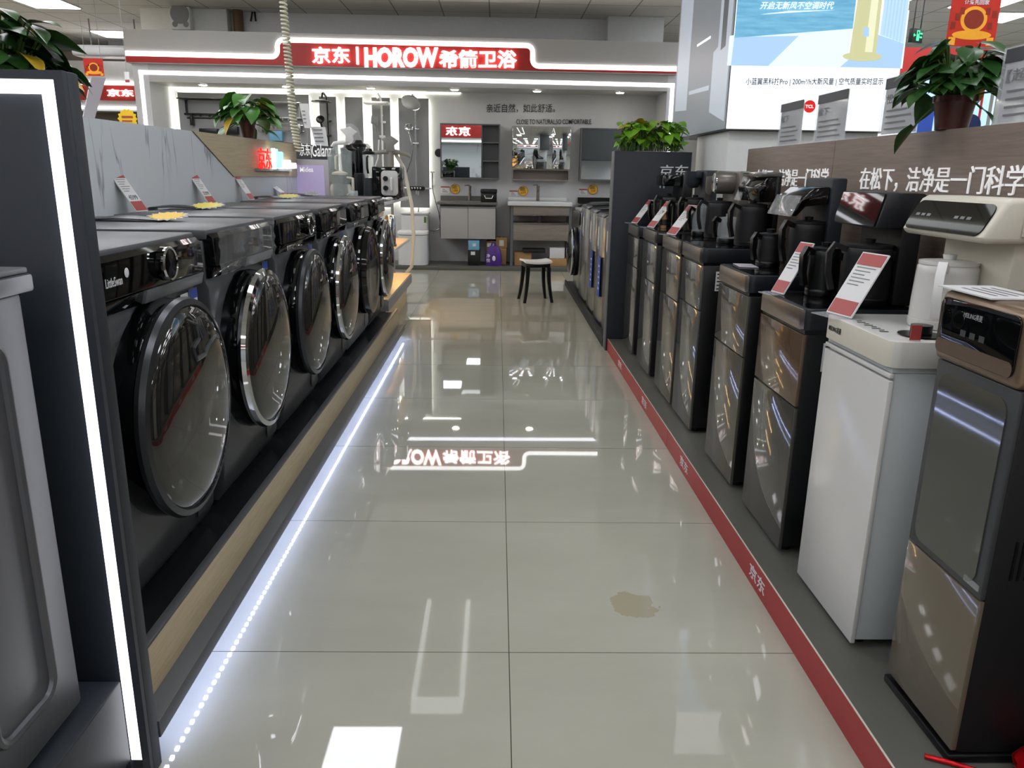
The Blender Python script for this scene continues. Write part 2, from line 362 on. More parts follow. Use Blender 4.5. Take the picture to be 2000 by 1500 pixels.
# ================================================================== bathroom stand
YF, YB = 10.2, 10.85
st(B().box(-4.4, 2.1, YB, YB+.08, 0, 2.5).build('wall_alcove_back', 'alcove'))
st(B().box(-4.52, -4.33, YF, YB+.08, 0, 2.46).build('wall_alcove_left', 'alcove'))
st(B().box(2.05, 2.19, YF, YB+.08, 0, 2.46).build('wall_alcove_right', 'alcove'))
st(B().box(-4.33, 2.05, YF, YB, 2.255, 2.46).build('ceiling_alcove', 'fascia'))
o = B((-1.1, 10.5, 0)); o.box(-4.33, 2.05, YF, YB, 0, .05, .004); tag(o.build('low_platform', 'platgrey'), 'low grey floor platform under the bathroom fittings', 'platform')
# portal light strip
t = thing('light_strip', 'white light strip framing the front of the bathroom alcove', 'light strip', (-1.1, YF, 2.33))
b = B((-1.1, YF, 2.33)); zl, zr = PY(271, 137, YF-.01).z, PY(1316, 163, YF-.01).z
xl, xr = PY(274, 140, YF-.01).x, PY(1314, 165, YF-.01).x
for i in range(1): 
    b.slab([(xl-.025, YF-.002, zl), (xr+.025, YF-.002, zr), (xr+.025, YF-.002, zr-.045), (xl-.025, YF-.002, zl-.045)], (0, -1, 0), .003)
b.build('top_strip', 'strip', t)
for x, z in ((xl, zl), (xr, zr)):
    b = B((-1.1, YF, 2.33)); b.box(x-.022, x+.022, YF-.005, YF-.002, .05, z-.046); b.build('side_strip', 'strip', t)
# fascia sign
YS = 10.12
t = thing('shop_sign', 'wide grey fascia sign with red band and lit white lettering above the bathroom stand', 'sign', (-1.2, YS, 2.46))
OFS = (-1.2, YS, 2.46)
def q(x, y, Y=YS): return PY(x, y, Y)
fl_, fr_ = q(239, 56), q(1328, 83)
b = B(OFS); b.slab([(fl_.x, YS, 2.462), (fr_.x, YS, 2.448), (fr_.x, YS, fr_.z), (fl_.x, YS, fl_.z)], (0, 1, 0), .3); b.build('panel', 'fascia', t)
def scurve(off):   # the light line: left low, up, across, down, right low
    P = []
    zl = 2.56; zl2 = 2.553; zh = 2.745; zh2 = 2.735; zr = 2.505
    x1 = q(543, 105).x; x2 = q(1040, 115).x; r = .075
    P.append((fl_.x+.01, 2.561)); 
    for k in range(6): a = R(-90+90*k/5); P.append((x1-r+(r)*cos(a), zl2+r+r*sin(a)))
    for k in range(6): a = R(180-90*k/5); P.append((x1+r+r*cos(a), zh-r+r*sin(a)))
    for k in range(6): a = R(90-90*k/5); P.append((x2-r+r*cos(a), zh2-r+r*sin(a)))
    for k in range(6): a = R(180+90*k/5); P.append((x2+r+r*cos(a), zr+r+r*sin(a)))
    P.append((fr_.x-.01, zr-.002))
    return P
SC = scurve(0)
def ribbon(P, w0, w1, y0, y1):
    b = B(OFS); A = []; C = []
    for i, (x, z) in enumerate(P):
        x0, z0 = P[max(0, i-1)]; x2, z2 = P[min(len(P)-1, i+1)]; d = V3((x2-x0, z2-z0)).normalized(); n = V3((-d[1], d[0]))
        A.append((x+n[0]*w1, z+n[1]*w1)); C.append((x+n[0]*w0, z+n[1]*w0))
    k = len(P)
    vs = [(x, y0, z) for x, z in A]+[(x, y0, z) for x, z in C]+[(x, y1, z) for x, z in A]+[(x, y1, z) for x, z in C]; fs = []
    for i in range(k-1): fs += [(i, i+1, k+i+1, k+i), (2*k+i, 3*k+i, 3*k+i+1, 2*k+i+1), (i, 2*k+i, 2*k+i+1, i+1), (k+i, k+i+1, 3*k+i+1, 3*k+i)]
    fs += [(0, k, 3*k, 2*k), (k-1, 3*k-1, 4*k-1, 2*k-1)]
    return b.add(vs, fs)
ribbon(SC, -.027, .027, YS-.0165, YS-.0125).build('light_line', 'neon', t)
b = B(OFS); n = len(SC); bot = [(x, 2.462-(x-fl_.x)/(fr_.x-fl_.x)*.014+.003) for x, z in SC]
vs = [(x, YS-.012, z) for x, z in SC]+[(x, YS-.012, z) for x, z in bot]+[(x, YS-.001, z) for x, z in SC]+[(x, YS-.001, z) for x, z in bot]
b.add(vs, [q4 for i in range(n-1) for q4 in ((i, i+1, n+i+1, n+i), (i, 2*n+i, 2*n+i+1, i+1), (n+i, n+i+1, 3*n+i+1, 3*n+i))])
b.build('red_band', 'red', t)
b = B(OFS)
def ltext(b, s, x0, x1, y0, y1, Y, depth, bold=0, shear=0):
    p = PY((x0+x1)/2, (y0+y1)/2, Y); a = PY(x0, y1, Y); c = PY(x1, y0, Y); top = PY(x0, y0, Y)
    d = PY(x1, y1, Y)-a
    b.text(s, a, (1, 0, d.z/d.x), (0, 0, 1), d.x, (top.z-a.z), depth, bold, shear)
for s, x0, x1, y0, y1, bo in (('京东', 611, 684, 92, 124, .012), ('|', 697, 701, 92, 126, .01), ('HOROW', 713, 856, 93, 132, .045), ('希箭卫浴', 858, 1009, 98, 133, .022)):
    ltext(b, s, x0, x1, y0, y1, YS-.0125, .03, bo)
b.build('lettering', 'letter', t)
# alcove cove strips
t = thing('cove_light', 'thin light line along the top and left edges of the alcove wall', 'light strip', (-2.4, YB, 2.25))
b = B((-2.4, YB, 2.25)); b.box(-4.33, -.55, YB-.012, YB-.002, 2.243, 2.253); b.build('top_line', 'stripw', t)
b = B((-2.4, YB, 2.25)); b.box(-4.328, -4.316, YB-.012, YB-.002, .06, 2.237); b.build('corner_line', 'stripw', t)
# downlights
t = None
for i, (x, y) in enumerate([(396, 160), (559, 166), (724, 171), (888, 175.5), (1049, 178.5), (1211, 181)]):
    p = PZ(x, y, 2.25); p.y = 10.38; p.x = PY(x, y, 10.38).x
    if t is None:
        t = thing('downlight', 'small round downlight recessed in the alcove ceiling', 'downlight', (p.x, p.y, 2.255), 'round downlights in the alcove ceiling')
        B().ring([(.05, -.012), (.062, -.008), (.062, -.001), (.05, -.001)], n=20).build('trim_ring', 'white', t)
        B().lathe([(.001, -.018), (.045, -.017), (.048, -.0125)], n=20).build('lamp', 'spot', t)
    else: dup(t, (p.x, p.y, 2.255))
# backlit wall panels
def wall_panel(x0, x1, z0, z1, label):
    cx = (x0+x1)/2; o_ = (cx, YB, z0); t = thing('wall_panel', label, 'wall panel', o_, 'backlit grey wall panels')
    B(o_).box(x0, x1, YB-.065, YB-.045, z0, z1, .002).build('face', 'lgrey', t)
    b = B(o_); e = .022
    b.box(x0+e, x1-e, YB-.044, YB-.014, z1-e-.015, z1-e); b.box(x0+e, x0+e+.015, YB-.044, YB-.014, z0+e, z1-e-.016); b.box(x1-e-.015, x1-e, YB-.044, YB-.014, z0+e, z1-e-.016); b.box(x0+e+.016, x1-e-.016, YB-.044, YB-.014, z0+e, z0+e+.015)
    b.build('edge_light', 'stripw', t)
    b = B(o_); b.box(x0+.1, x1-.1, YB-.044, YB-.001, z0+.1, z1-.1); b.build('mount', 'lgrey', t)
wall_panel(-4.23, -2.53, .77, 2.19, 'widest grey backlit panel behind the towel racks')
wall_panel(-2.395, -2.175, .77, 2.17, 'narrow backlit grey panel behind the black shower')
wall_panel(-2.06, -1.83, .77, 2.17, 'narrow backlit grey panel with nothing hung on it')
wall_panel(-1.71, -1.47, .77, 2.17, 'narrow backlit grey panel behind the white shower')
wall_panel(-1.36, -.965, .77, 2.17, 'backlit grey panel behind the chrome round head shower')
# wall slogan
b = B((.2, YB, 2.06)); ltext(b, '亲近自然，如此舒适。', 950, 1084, 203, 220, YB-.006, .004, .004); tag(b.build('wall_lettering', 'ink'), 'dark Chinese slogan lettering on the grey alcove wall', 'lettering')
b = B((.7, YB, 1.9)); ltext(b, 'CLOSE TO NATURAL,SO COMFORTABLE.', 1008, 1156, 233, 244, YB-.006, .004, .004); tag(b.build('wall_lettering', 'ink'), 'dark English line of lettering above the middle mirror cabinet', 'lettering')
# mirror cabinets
def cab(label, x0, x1, z0, z1, kind):
    o_ = ((x0+x1)/2, YB, z0); t = thing('mirror_cabinet', label, 'mirror cabinet', o_, None); y0 = YB-.14; y1 = YB-.003
    body = {1: 'mgrey', 2: 'greywood', 3: 'mgrey'}[kind]
    b = B(o_); b.box(x0, x1, y1-.012, y1, z0, z1); b.box(x0, x0+.016, y0, y1-.012, z0, z1); b.box(x1-.016, x1, y0, y1-.012, z0, z1)
    b.box(x0+.016, x1-.016, y0, y1-.012, z0, z0+.016); b.box(x0+.016, x1-.016, y0, y1-.012, z1-.016, z1); b.build('carcass', body, t)
    if kind in (1, 3):
        xm = PY(940, 300, y0).x if kind == 1 else x1-.2
        B(o_).box(x0+.018, xm, y0-.002, y0+.012, z0+.02, z1-.02).build('mirror', 'mirror', t)
        B(o_).box(xm+.001, xm+.014, y0+.004, y1-.013, z0+.017, z1-.017).build('divider', body, t)
        for i in (1, 2):
            z = z0+(z1-z0)*i/3
            B(o_).box(xm+.015, x1-.017, y0+.006, y1-.013, z-.008, z+.008).build('shelf', body, t)
    else:
        zm = z0+.15; xm = x0+(x1-x0)*.69
        B(o_).box(x0+.017, x1-.017, y0, y1-.013, zm-.014, zm).build('shelf', body, t)
        T1 = Matrix.Translation((0, 0, 0))
        for a, c in ((x0+.002, xm-.001), (xm+.001, x1-.002)):
            B(o_).box(a, c, y0-.018, y0-.002, zm+.002, z1-.002, .002).build('mirror', 'mirror', t)
cab('grey mirror cabinet with three open shelves, above the vanity with light grey doors', -.81, -.02, 1.16, 1.862, 1)
cab('wood mirror cabinet with an open bottom shelf, above the white basin', .143, .915, 1.15, 1.845, 2)
cab('grey mirror cabinet nearest the black divider panel', 1.05, 1.78, 1.16, 1.835, 3)
b = B((-.845, YB, 1.5)); b.lathe([(.0, -.02), (.05, -.018), (.055, 0)], c=(-.84, YB-.002, 1.49), axis='y', n=20); tag(b.build('wall_disc', 'black'), 'black round disc on the wall left of the first mirror cabinet', 'disc')
# vanity units
def faucet(x, y, z, label):
    t = thing('faucet', label, 'faucet', (x, y, z))
    b = B(); b.lathe([(.027, 0), (.027, .006), (.021, .012), (.019, .17), (.021, .175), (.021, .2), (.0, .203)], n=20); b.build('body', 'brush', t)
    B().tube([(0, -.01, .12), (0, -.07, .118), (0, -.125, .108)], [.012, .011, .011], 12).build('spout', 'brush', t)
    B().tube([(0, 0, .205), (-.03, -.01, .21), (-.07, -.01, .205)], [.008, .007, .006], 8).build('lever', 'brush', t)
o_ = (-.43, 10.6, .39); t = thing('vanity_unit', 'wall hung vanity with light grey doors and grey stone top', 'vanity', o_); y0 = 10.38
B(o_).box(-.80, -.06, y0+.02, YB-.003, .40, .80, .003).build('cabinet', 'dgrey', t)
B(o_).box(-.80, -.06, y0+.05, YB-.003, .801, .835).build('rail', 'mgrey', t)
for a, c in ((-.79, -.432), (-.428, -.07)):
    d = B(o_).box(a, c, y0, y0+.018, .395, .79, .003).build('door', 'vanity', t)
    B(o_).box(a, c, y0-.006, y0+.016, .795, .806).build('handle_rail', 'lgrey', d)
b = B(o_); b.box(-.835, -.045, y0-.02, YB-.003, .836, .868, .004); b.build('countertop', 'stone', t)
B(o_).box(-.82, -.10, YB-.025, YB-.003, .869, .935).build('backsplash', 'stone', t)
b = B(o_); b.lathe([(.0, .869), (.17, .869), (.2, .8695), (.205, .873), (.2, .8725)], c=(-.42, 10.58, 0), n=32, sc=(1.05, .7)); b.build('basin', 'lgrey', t)
faucet(-.42, 10.77, .868, 'brushed faucet on the grey stone vanity top')
o_ = (.53, 10.6, .05); t = thing('vanity_unit', 'wood vanity on posts with white ceramic basin top', 'vanity', o_); y0 = 10.36
for x in (.13, .90):
    for y in (y0+.03, YB-.045): B(o_).box(x, x+.035, y, y+.035, .05, .83).build('post', 'mgrey', t)
B(o_).box(.166, .899, y0+.02, YB-.005, .71, .832, .003).build('upper_drawer', 'greywood', t)
d = B(o_).box(.166, .899, y0+.02, YB-.005, .385, .61, .003).build('lower_drawer', 'greywood', t)
B(o_).box(.166, .899, y0+.012, y0+.019, .595, .612).build('handle_rail', 'bandm', d)
B(o_).box(.166, .899, y0+.012, y0+.019, .708, .72).build('handle_rail', 'bandm', t)
b = B(o_); b.box(.09, .93, y0-.02, YB-.003, .833, .885, .008, 3); b.box(.10, .90, YB-.03, YB-.004, .886, .93, .005); b.build('basin_top', 'ceramic', t)
B(o_).lathe([(.03, .612), (.03, .66), (.045, .69), (.045, .708)], c=(.52, 10.6, 0), n=16).build('drain_pipe', 'mgrey', t)
faucet(.50, 10.75, .885, 'brushed faucet on the white ceramic basin')
o_ = (1.4, 10.6, .3); t = thing('vanity_unit', 'black topped vanity half hidden behind the silver washers', 'vanity', o_)
B(o_).box(1.06, 1.78, 10.4, YB-.003, .4, .83, .004).build('cabinet', 'dgrey', t); B(o_).box(1.04, 1.8, 10.38, YB-.003, .831, .865, .004).build('countertop', 'blackg', t); B(o_).box(1.05, 1.79, YB-.03, YB-.003, .866, .94).build('backsplash', 'black', t)
# price tags on the wall
for i, (x0, x1, y0_, y1_, cx, cy, txt, where) in enumerate(((861, 878, 364, 377, 889, 369, '1999', 'grey stone vanity'), (995, 1011, 372, 383, 1022, 373, '699', 'white basin'), (1131, 1147, 369, 380, 1158, 370, '599', 'black topped vanity'))):
    Yp = YB-.008
    a = PY(x0, y1_, Yp); c = PY(x1, y0_, Yp); o_ = ((a.x+c.x)/2, Yp, a.z)
    t = thing('price_card', 'small white price card with red header above the '+where, 'price card', o_)
    B(o_).box(a.x, c.x, Yp, Yp+.006, a.z, c.z).build('card', 'paper', t)
    b = B(o_); b.box(a.x, c.x, Yp-.002, Yp-.0005, c.z-.018, c.z); b.build('header', 'pricered', t)
    b = B(o_)
    for k in range(3): b.box(a.x+.02, c.x-.02-.02*k, Yp-.002, Yp-.0005, a.z+.012+.017*k, a.z+.019+.017*k)
    b.build('print', 'inkgrey', t)
    p = PY(cx, cy, Yp); o_ = tuple(p)
    t = thing('price_tag', 'round yellow price tag with red rim above the '+where, 'price tag', o_)
    B(o_).lathe([(.0, -.004), (.062, -.004), (.062, .004)], c=p, axis='y', n=28).build('disc', 'yellow', t)
    B(o_).ring([(.060, -.0055), (.066, -.0055), (.066, .003), (.060, .003)], c=p, axis='y', n=28).build('rim', 'pricered', t)
    b = B(o_); b.text(txt, p+V3((-.035, -.005, -.04)), EX, EZ, .07, .036, .002, .01, .2); b.build('price', 'pricered', t)
    b = B(o_)
    for k in range(4): b.box(p.x-.045, p.x+.03-.01*(k % 2), p.y-.007, p.y-.0045, p.z+.005+.013*k, p.z+.012+.013*k)
    b.build('scrawl', 'ink', t)
# tool box
o_ = (-.165, 10.6, .868); t = thing('tool_box', 'small black box with white handle on the grey stone vanity', 'box', o_)
B(o_).box(-.265, -.055, 10.42, 10.62, .868, .985, .01).build('body', 'black', t); B(o_).box(-.27, -.05, 10.41, 10.63, .986, 1.035, .012).build('lid', 'black', t)
B(o_).tube([(-.215, 10.415, .955), (-.2, 10.395, .92), (-.12, 10.395, .92), (-.105, 10.415, .955)], .006, 8).build('handle', 'white', t)
# toilet
o_ = (-1.16, 10.6, .05); t = thing('toilet', 'white boxy ceramic toilet at the foot of the chrome shower', 'toilet', o_)
B(o_).box(-1.34, -.97, 10.62, 10.83, .05, .685, .03, 4).build('tank', 'ceramic', t); B(o_).box(-1.345, -.965, 10.61, 10.835, .686, .712, .01, 3).build('tank_lid', 'ceramic', t)
b = B(o_); b.prism(rrect(-1.35, -.96, 10.22, 10.63, .12, 8), 'z', .055, .44, 0); b.build('bowl', 'ceramic', t); b = B(o_); b.prism(rrect(-1.355, -.955, 10.21, 10.62, .12, 8), 'z', .445, .49, .012); b.build('seat_lid', 'white', t)
B(o_).box(-1.03, -1.0, 10.6165, 10.619, .58, .66).build('sticker', 'leaf', t)
# shower sets
def shower(label, x, mt, kind):
    y = YB-.12; o_ = (x, y, .8); t = thing('shower_set', label, 'shower', o_)
    zb = .95 if kind != 'black' else 1.0
    b = B(o_); b.tube([(x, y, zb), (x, y, 2.1), (x-.005, y-.02, 2.16), (x-.02, y-.1, 2.2), (x-.02, y-.16, 2.19), (x-.02, y-.2, 2.14)], .012, 10); b.build('riser_pipe', mt, t)
    for z in (1.05, 1.95): B(o_).cyl((x, y, z), (x, YB-.066, z), .011, n=10).build('wall_mount', mt, t)
    hx = x-.03
    if kind == 'round':
        Tm = Matrix.Translation((hx+.0, y-.24, 2.09)) @ Matrix.Rotation(R(-38), 4, 'X') @ Matrix.Rotation(R(10), 4, 'Y')
        b = B(o_); b.lathe([(.0, .03), (.03, .028), (.12, .008), (.13, .0), (.128, -.006)], n=32, T=Tm); b.build('head', 'chrome', t)
        b = B(o_); b.lathe([(.0, -.008), (.12, -.008), (.122, -.0065)], n=32, T=Tm); b.build('spray_plate', 'chromew', t)
    elif kind == 'flat':
        b = B(o_); b.prism(rrect(hx-.16, hx+.16, y-.30, y-.06, .03), 'z', 2.065, 2.095, .008); b.build('head', 'white', t)
    else:
        b = B(o_); b.lathe([(.0, 2.115), (.05, 2.11), (.125, 2.095), (.128, 2.085), (.12, 2.08), (.0, 2.08)], c=(hx-.005, y-.19, 0), n=32); b.build('head', mt, t)
    # hand shower
    hp = V3((x-.085, y-.06, 1.88 if kind != 'round' else 1.80))
    Tm = Matrix.Translation(hp) @ Matrix.Rotation(R(68), 4, 'X')
    b = B(o_)
    if kind == 'flat': b.prism(rrect(-.045, .045, -.06, .06, .015), 'z', -.012, .012, .005, T=Matrix.Translation(hp) @ Matrix.Rotation(R(55), 4, 'X') @ Matrix.Rotation(R(25), 4, 'Y'))
    else: b.lathe([(.0, .012), (.04, .011), (.055, .0), (.052, -.01), (.0, -.012)], n=24, T=Tm)
    b.tube([hp+V3((.0, .01, -.03)), hp+V3((.02, .02, -.12)), hp+V3((.04, .03, -.22))], [.016, .013, .012], 10)
    b.build('hand_shower', {'black': 'black', 'flat': 'lgrey', 'round': 'chrome'}[kind], t)
    zb2 = hp.z-.2
    B(o_).box(x-.06, x+.04, y-.03, y+.014, zb2-.015, zb2+.015, .004).build('bracket', mt, t)
    B(o_).box(x-.01, x+.05, y-.02, y+.014, zb2+.17, zb2+.195, .004).build('clip', mt, t)
    # hose
    hs = [hp+V3((.045, .03, -.24)), (x-.06, y-.03, 1.4), (x-.16, y-.03, 1.15), (x-.2, y-.03, .98), (x-.15, y-.03, .86), (x-.08, y-.03, .9)] if kind != 'black' else [hp+V3((.045, .03, -.24)), (x-.03, y-.02, 1.4), (x-.04, y-.02, 1.1), (x-.03, y-.02, 1.0)]
    B(o_).tube(hs, .008, 8).build('hose', 'white' if kind == 'flat' else mt, t)
    if kind == 'round':
        B(o_).box(x-.17, x+.2, y-.05, y+.01, 1.015, 1.04, .008).build('bar', mt, t)
        v = B(o_).prism(rrect(x-.12, x+.12, 1.0, 1.055, .025), 'y', y-.09, y-.051, .006).build('control_panel', 'black', t)
        for k in range(4): B(o_).lathe([(.0, -.014), (.014, -.012), (.015, 0)], c=(x-.055+.037*k, y-.09, 1.028), axis='y', n=14).build('button', 'chrome', v)
        B(o_).cyl((x-.17, y-.02, 1.03), (x-.2, y-.02, 1.03), .02).build('knob', 'black', t)
        B(o_).cyl((x+.03, y-.07, .99), (x+.03, y-.07, .94), .01, n=10).build('spout', mt, t)
shower('black shower set with round head on a backlit panel', PY(641, 250, YB-.12).x, 'black', 'black')
shower('white shower set with flat rectangular head', PY(746, 250, YB-.12).x, 'white', 'flat')
shower('chrome shower set with large round head nearest the mirror cabinets', PY(812, 250, YB-.12).x, 'chrome', 'round')
# bidet spray with long hose right of the chrome shower
x = PY(844, 340, YB-.05).x; o_ = (x, YB, 1.1); t = thing('bidet_spray', 'small chrome hand spray with looping hose left of the grey vanity', 'shower', o_)
b = B(o_); b.tube([(x, YB-.05, 1.02), (x, YB-.05, 1.24)], [.01, .013], 10); b.box(x-.03, x+.035, YB-.07, YB-.035, 1.23, 1.25, .005); b.build('spray_head', 'chrome', t)
hs = [PY(a, c, YB-.05) for a, c in ((844, 358), (846, 375), (851, 395), (857, 415), (860, 435), (858, 447), (848, 451), (832, 446), (820, 435), (817, 415), (819, 390), (820, 362))]
B(o_).tube(hs, .007, 8).build('hose', 'silver', t)
B(o_).box(x-.012, x+.012, YB-.05, YB-.003, 1.04, 1.065).build('holder', 'chrome', t)
# towel racks on the widest panel
def rack(label, x0, x1, z, mt, tiers):
    yb = YB-.066; o_ = ((x0+x1)/2, yb, z); t = thing('towel_rack', label, 'towel rack', o_)
    if tiers == 2:
        for x in (x0+.05, x1-.05): 
            b = B(o_); b.box(x-.012, x+.012, yb-.2, yb, z+.0, z+.02); b.box(x-.012, x+.012, yb-.03, yb-.006, z-.17, z); b.build('bracket', mt, t)
        for k in range(4): B(o_).tube([(x0, yb-.19+.05*k, z+.012), (x1, yb-.19+.05*k, z+.012)], .009, 8).build('rail', mt, t)
        B(o_).box(x0+.02, x1-.02, yb-.045, yb-.02, z-.18, z-.155, .003).build('lower_rail', mt, t)
        for k in range(6):
            xx = x0+.12+(x1-x0-.24)*k/5; B(o_).box(xx-.008, xx+.008, yb-.07, yb-.045, z-.2, z-.165).build('hook', mt, t)
    else:
        for x in (x0+.05, x1-.05): B(o_).box(x-.015, x+.015, yb-.09, yb, z-.09, z+.02, .003).build('bracket', mt, t)
        B(o_).tube([(x0, yb-.08, z), (x1, yb-.08, z)], .01, 8).build('rail', mt, t)
        if tiers == 3: B(o_).tube([(x0, yb-.04, z-.07), (x1, yb-.04, z-.07)], .008, 8).build('rail', mt, t)
rack('black two tier towel rack with hooks on the wide panel', -4.17, -3.35, 2.09, 'black', 2)
rack('black single towel bar under the black rack', -4.1, -3.35, 1.87, 'black', 1)
rack('silver two tier towel rack right of the potted plant', -3.2, -2.6, 2.06, 'silver', 2)
rack('silver double towel bar under the silver rack', -3.2, -2.6, 1.80, 'silver', 3)
for (x0, x1, y0_, y1_, m_, lb) in ((389, 424, 251, 263, 'black', 'flat black bathroom box on the wide panel below the towel bar'), (436, 463, 247, 262, 'black', 'tilted black bathroom box left of the plant pot'), (526, 550, 256, 275, 'bluebox', 'pale blue square soap box on the wide panel')):
    a = PY(x0, y1_, YB-.16); c = PY(x1, y0_, YB-.16); o_ = ((a.x+c.x)/2, YB-.1, a.z)
    b = B(o_); b.box(a.x, c.x, YB-.16, YB-.066, a.z, c.z, .006); tag(b.build('wall_box', m_), lb, 'box')
# floor goods under the vanities
def cbox(x0, x1, y0, y1, z0, z1, mt, label, lab=None, name='carton', tape=True):
    o_ = ((x0+x1)/2, (y0+y1)/2, z0); t = thing(name, label, 'box', o_)
    B(o_).box(x0, x1, y0, y1, z0, z1, .003).build('body', mt, t)
    if lab: B(o_).box(x0+(x1-x0)*lab[0], x0+(x1-x0)*lab[1], y0-.003, y0-.0006, z0+(z1-z0)*lab[2], z0+(z1-z0)*lab[3]).build('sticker', 'paper', t)
    if tape: B(o_).box(x0+(x1-x0)*.46, x0+(x1-x0)*.54, y0-.0005, y1, z1, z1+.0015).build('tape', 'cream', t)
cbox(-.43, -.27, 10.33, 10.55, .05, .25, 'blackm', 'black carton with white sticker under the light grey vanity', (.25, .6, .7, .92), tape=False)
cbox(-.425, -.28, 10.35, 10.54, .252, .375, 'bluebox', 'pale blue carton on top of the black carton', (.4, .7, .4, .7), tape=False)
cbox(-.19, -.06, 10.5, 10.7, .05, .36, 'card2', 'stack of dark cardboard behind the purple bag', (.1, .8, .75, .92))
cbox(-.07, .08, 10.48, 10.68, .05, .27, 'card', 'tan carton behind the purple bag beside the wood vanity post', None)
cbox(-.06, .09, 10.49, 10.67, .272, .41, 'card', 'small taped carton topmost beside the wood vanity post', (.3, .7, .2, .75))
cbox(.19, .42, 10.45, 10.7, .05, .22, 'card', 'brown carton under the wood vanity left of the stool', None)
cbox(.30, .60, 10.4, 10.6, .222, .27, 'blackm', 'flat black box lying on the brown carton under the wood vanity', None, tape=False)
cbox(.64, .89, 10.40, 10.62, .05, .15, 'card', 'low tan carton under the wood vanity behind the stool', None)
cbox(.66, .86, 10.42, 10.60, .152, .29, 'paper', 'white printed carton on the low tan carton', None, tape=False)
# purple bag
o_ = (-.09, 10.38, .05); t = thing('shopping_bag', 'purple carrier bag with white print on the low platform', 'bag', o_)
b = B(o_)
P = []; nu = 20
prof = [(.105, .05, .05), (.112, .055, .12), (.108, .05, .2), (.085, .035, .27), (.05, .02, .31)]
vs = []
for rx, ry, z in prof:
    for k in range(nu): a = 2*pi*k/nu; w = 1+.05*sin(5*a+z*30); vs.append((-.09+rx*cos(a)*w*1.0, 10.36+ry*sin(a)*w, z))
fs = [(i*nu+k, i*nu+(k+1) % nu, (i+1)*nu+(k+1) % nu, (i+1)*nu+k) for i in range(len(prof)-1) for k in range(nu)] + [tuple(range(nu-1, -1, -1)), tuple((len(prof)-1)*nu+k for k in range(nu))]
b.add(vs, fs); b.build('sack', 'purple', t)
B(o_).tube([(-.12, 10.36, .3), (-.11, 10.35, .35), (-.07, 10.35, .355), (-.06, 10.36, .3)], .012, 8).build('handle', 'purple', t)
b = B(o_); b.text('净', (-.185, 10.303, .16), EX, EZ, .05, .05, .003, .01); b.text('悦', (-.185, 10.303, .10), EX, EZ, .05, .05, .003, .01); b.sph((-.085, 10.305, .15), (.022, .004, .035)); b.build('print', 'print_white', t)
# stool
t = thing('stool', 'black plastic stool with a white seat pad in the aisle', 'stool', (.344, 7.755, 0), rz=R(11))
B().prism(rrect(-.125, .125, -.125, .125, .03), 'z', .345, .385, .006).build('frame', 'black', t)
b = B(); n = 13
def sg(u, v): 
    return V3(((u-.5)*.272, (v-.5)*.272, .405+.012*(4*(u-.5)**2) - .006*(4*(v-.5)**2)))
vs = [sg(i/(n-1), j/(n-1)) for i in range(n) for j in range(n)]; fs = [(i*n+j, (i+1)*n+j, (i+1)*n+j+1, i*n+j+1) for i in range(n-1) for j in range(n-1)]
vs2 = [p-V3((0, 0, .019)) for p in vs]; m = n*n
ring = [i*n for i in range(n)]+[(n-1)*n+j for j in range(1, n)]+[i*n+n-1 for i in range(n-2, -1, -1)]+[j for j in range(n-2, 0, -1)]
b.add(vs+vs2, fs+[tuple(i+m for i in f)[::-1] for f in fs]+[(ring[i], ring[i-1], ring[i-1]+m, ring[i]+m) for i in range(len(ring))])
b.build('seat_pad', 'white', t)
for sx in (-1, 1):
    for sy in (-1, 1):
        b = B()
        for k, (z0, z1) in enumerate(((.345, .25), (.25, .12), (.12, .0))): pass
        P = [(sx*(.105+.035*w*w), sy*(.105+.035*w*w), .346*(1-w)) for w in (0, .2, .4, .6, .8, 1)]
        vs = []; 
        for i, (x, y, z) in enumerate(P):
            h = .019-.006*i/5; vs += [(x-h, y-h, z), (x+h, y-h, z), (x+h, y+h, z), (x-h, y+h, z)]
        fs = [(4*i+k, 4*i+(k+1) % 4, 4*i+4+(k+1) % 4, 4*i+4+k) for i in range(5) for k in range(4)]+[(3, 2, 1, 0), (20, 21, 22, 23)]
        b.add(vs, fs); b.build('leg', 'black', t)
mk('appl', '5a5b5f', .35, metal=.5, noise=.05)
# ================================================================== left: dark end panel, appliance, platform
random.seed(4)
PYF = 1.353
t = thing('end_panel', 'dark navy end panel with an inset glowing light frame, nearest on the left', 'display panel', (-1.2, 1.38, 0)); o_ = (-1.2, 1.38, 0)
B(o_).box(-1.75, -.75, 1.366, 1.403, .0, 1.381, .003).build('board', 'navy', t)
b = B(o_); b.box(-.766, -.7505, PYF, 1.3655, .0, 1.381); b.box(-1.75, -.7661, PYF, 1.3655, 1.367, 1.381); b.build('frame', 'navyf', t)
b = B(o_); b.box(-.79, -.7665, 1.3575, 1.3655, .045, 1.3665); b.box(-1.75, -.7901, 1.3575, 1.3655, 1.345, 1.3665); b.build('light_strip', 'stripf', t)
b = B(o_); b.box(-1.75, -.7905, PYF, 1.3655, .0, .044); b.build('foot_rail', 'navyf', t)
# plinth carrying the appliance
t = thing('plinth', 'low dark plinth under the grey metal appliance', 'platform', (-1.2, .8, 0)); o_ = (-1.2, .8, 0)
B(o_).box(-1.75, -.788, .2, 1.352, .05, .238, .003).build('body', 'navy', t)
B(o_).box(-1.75, -.80, .2, 1.351, .0, .049).build('toe_kick', 'blackm', t)
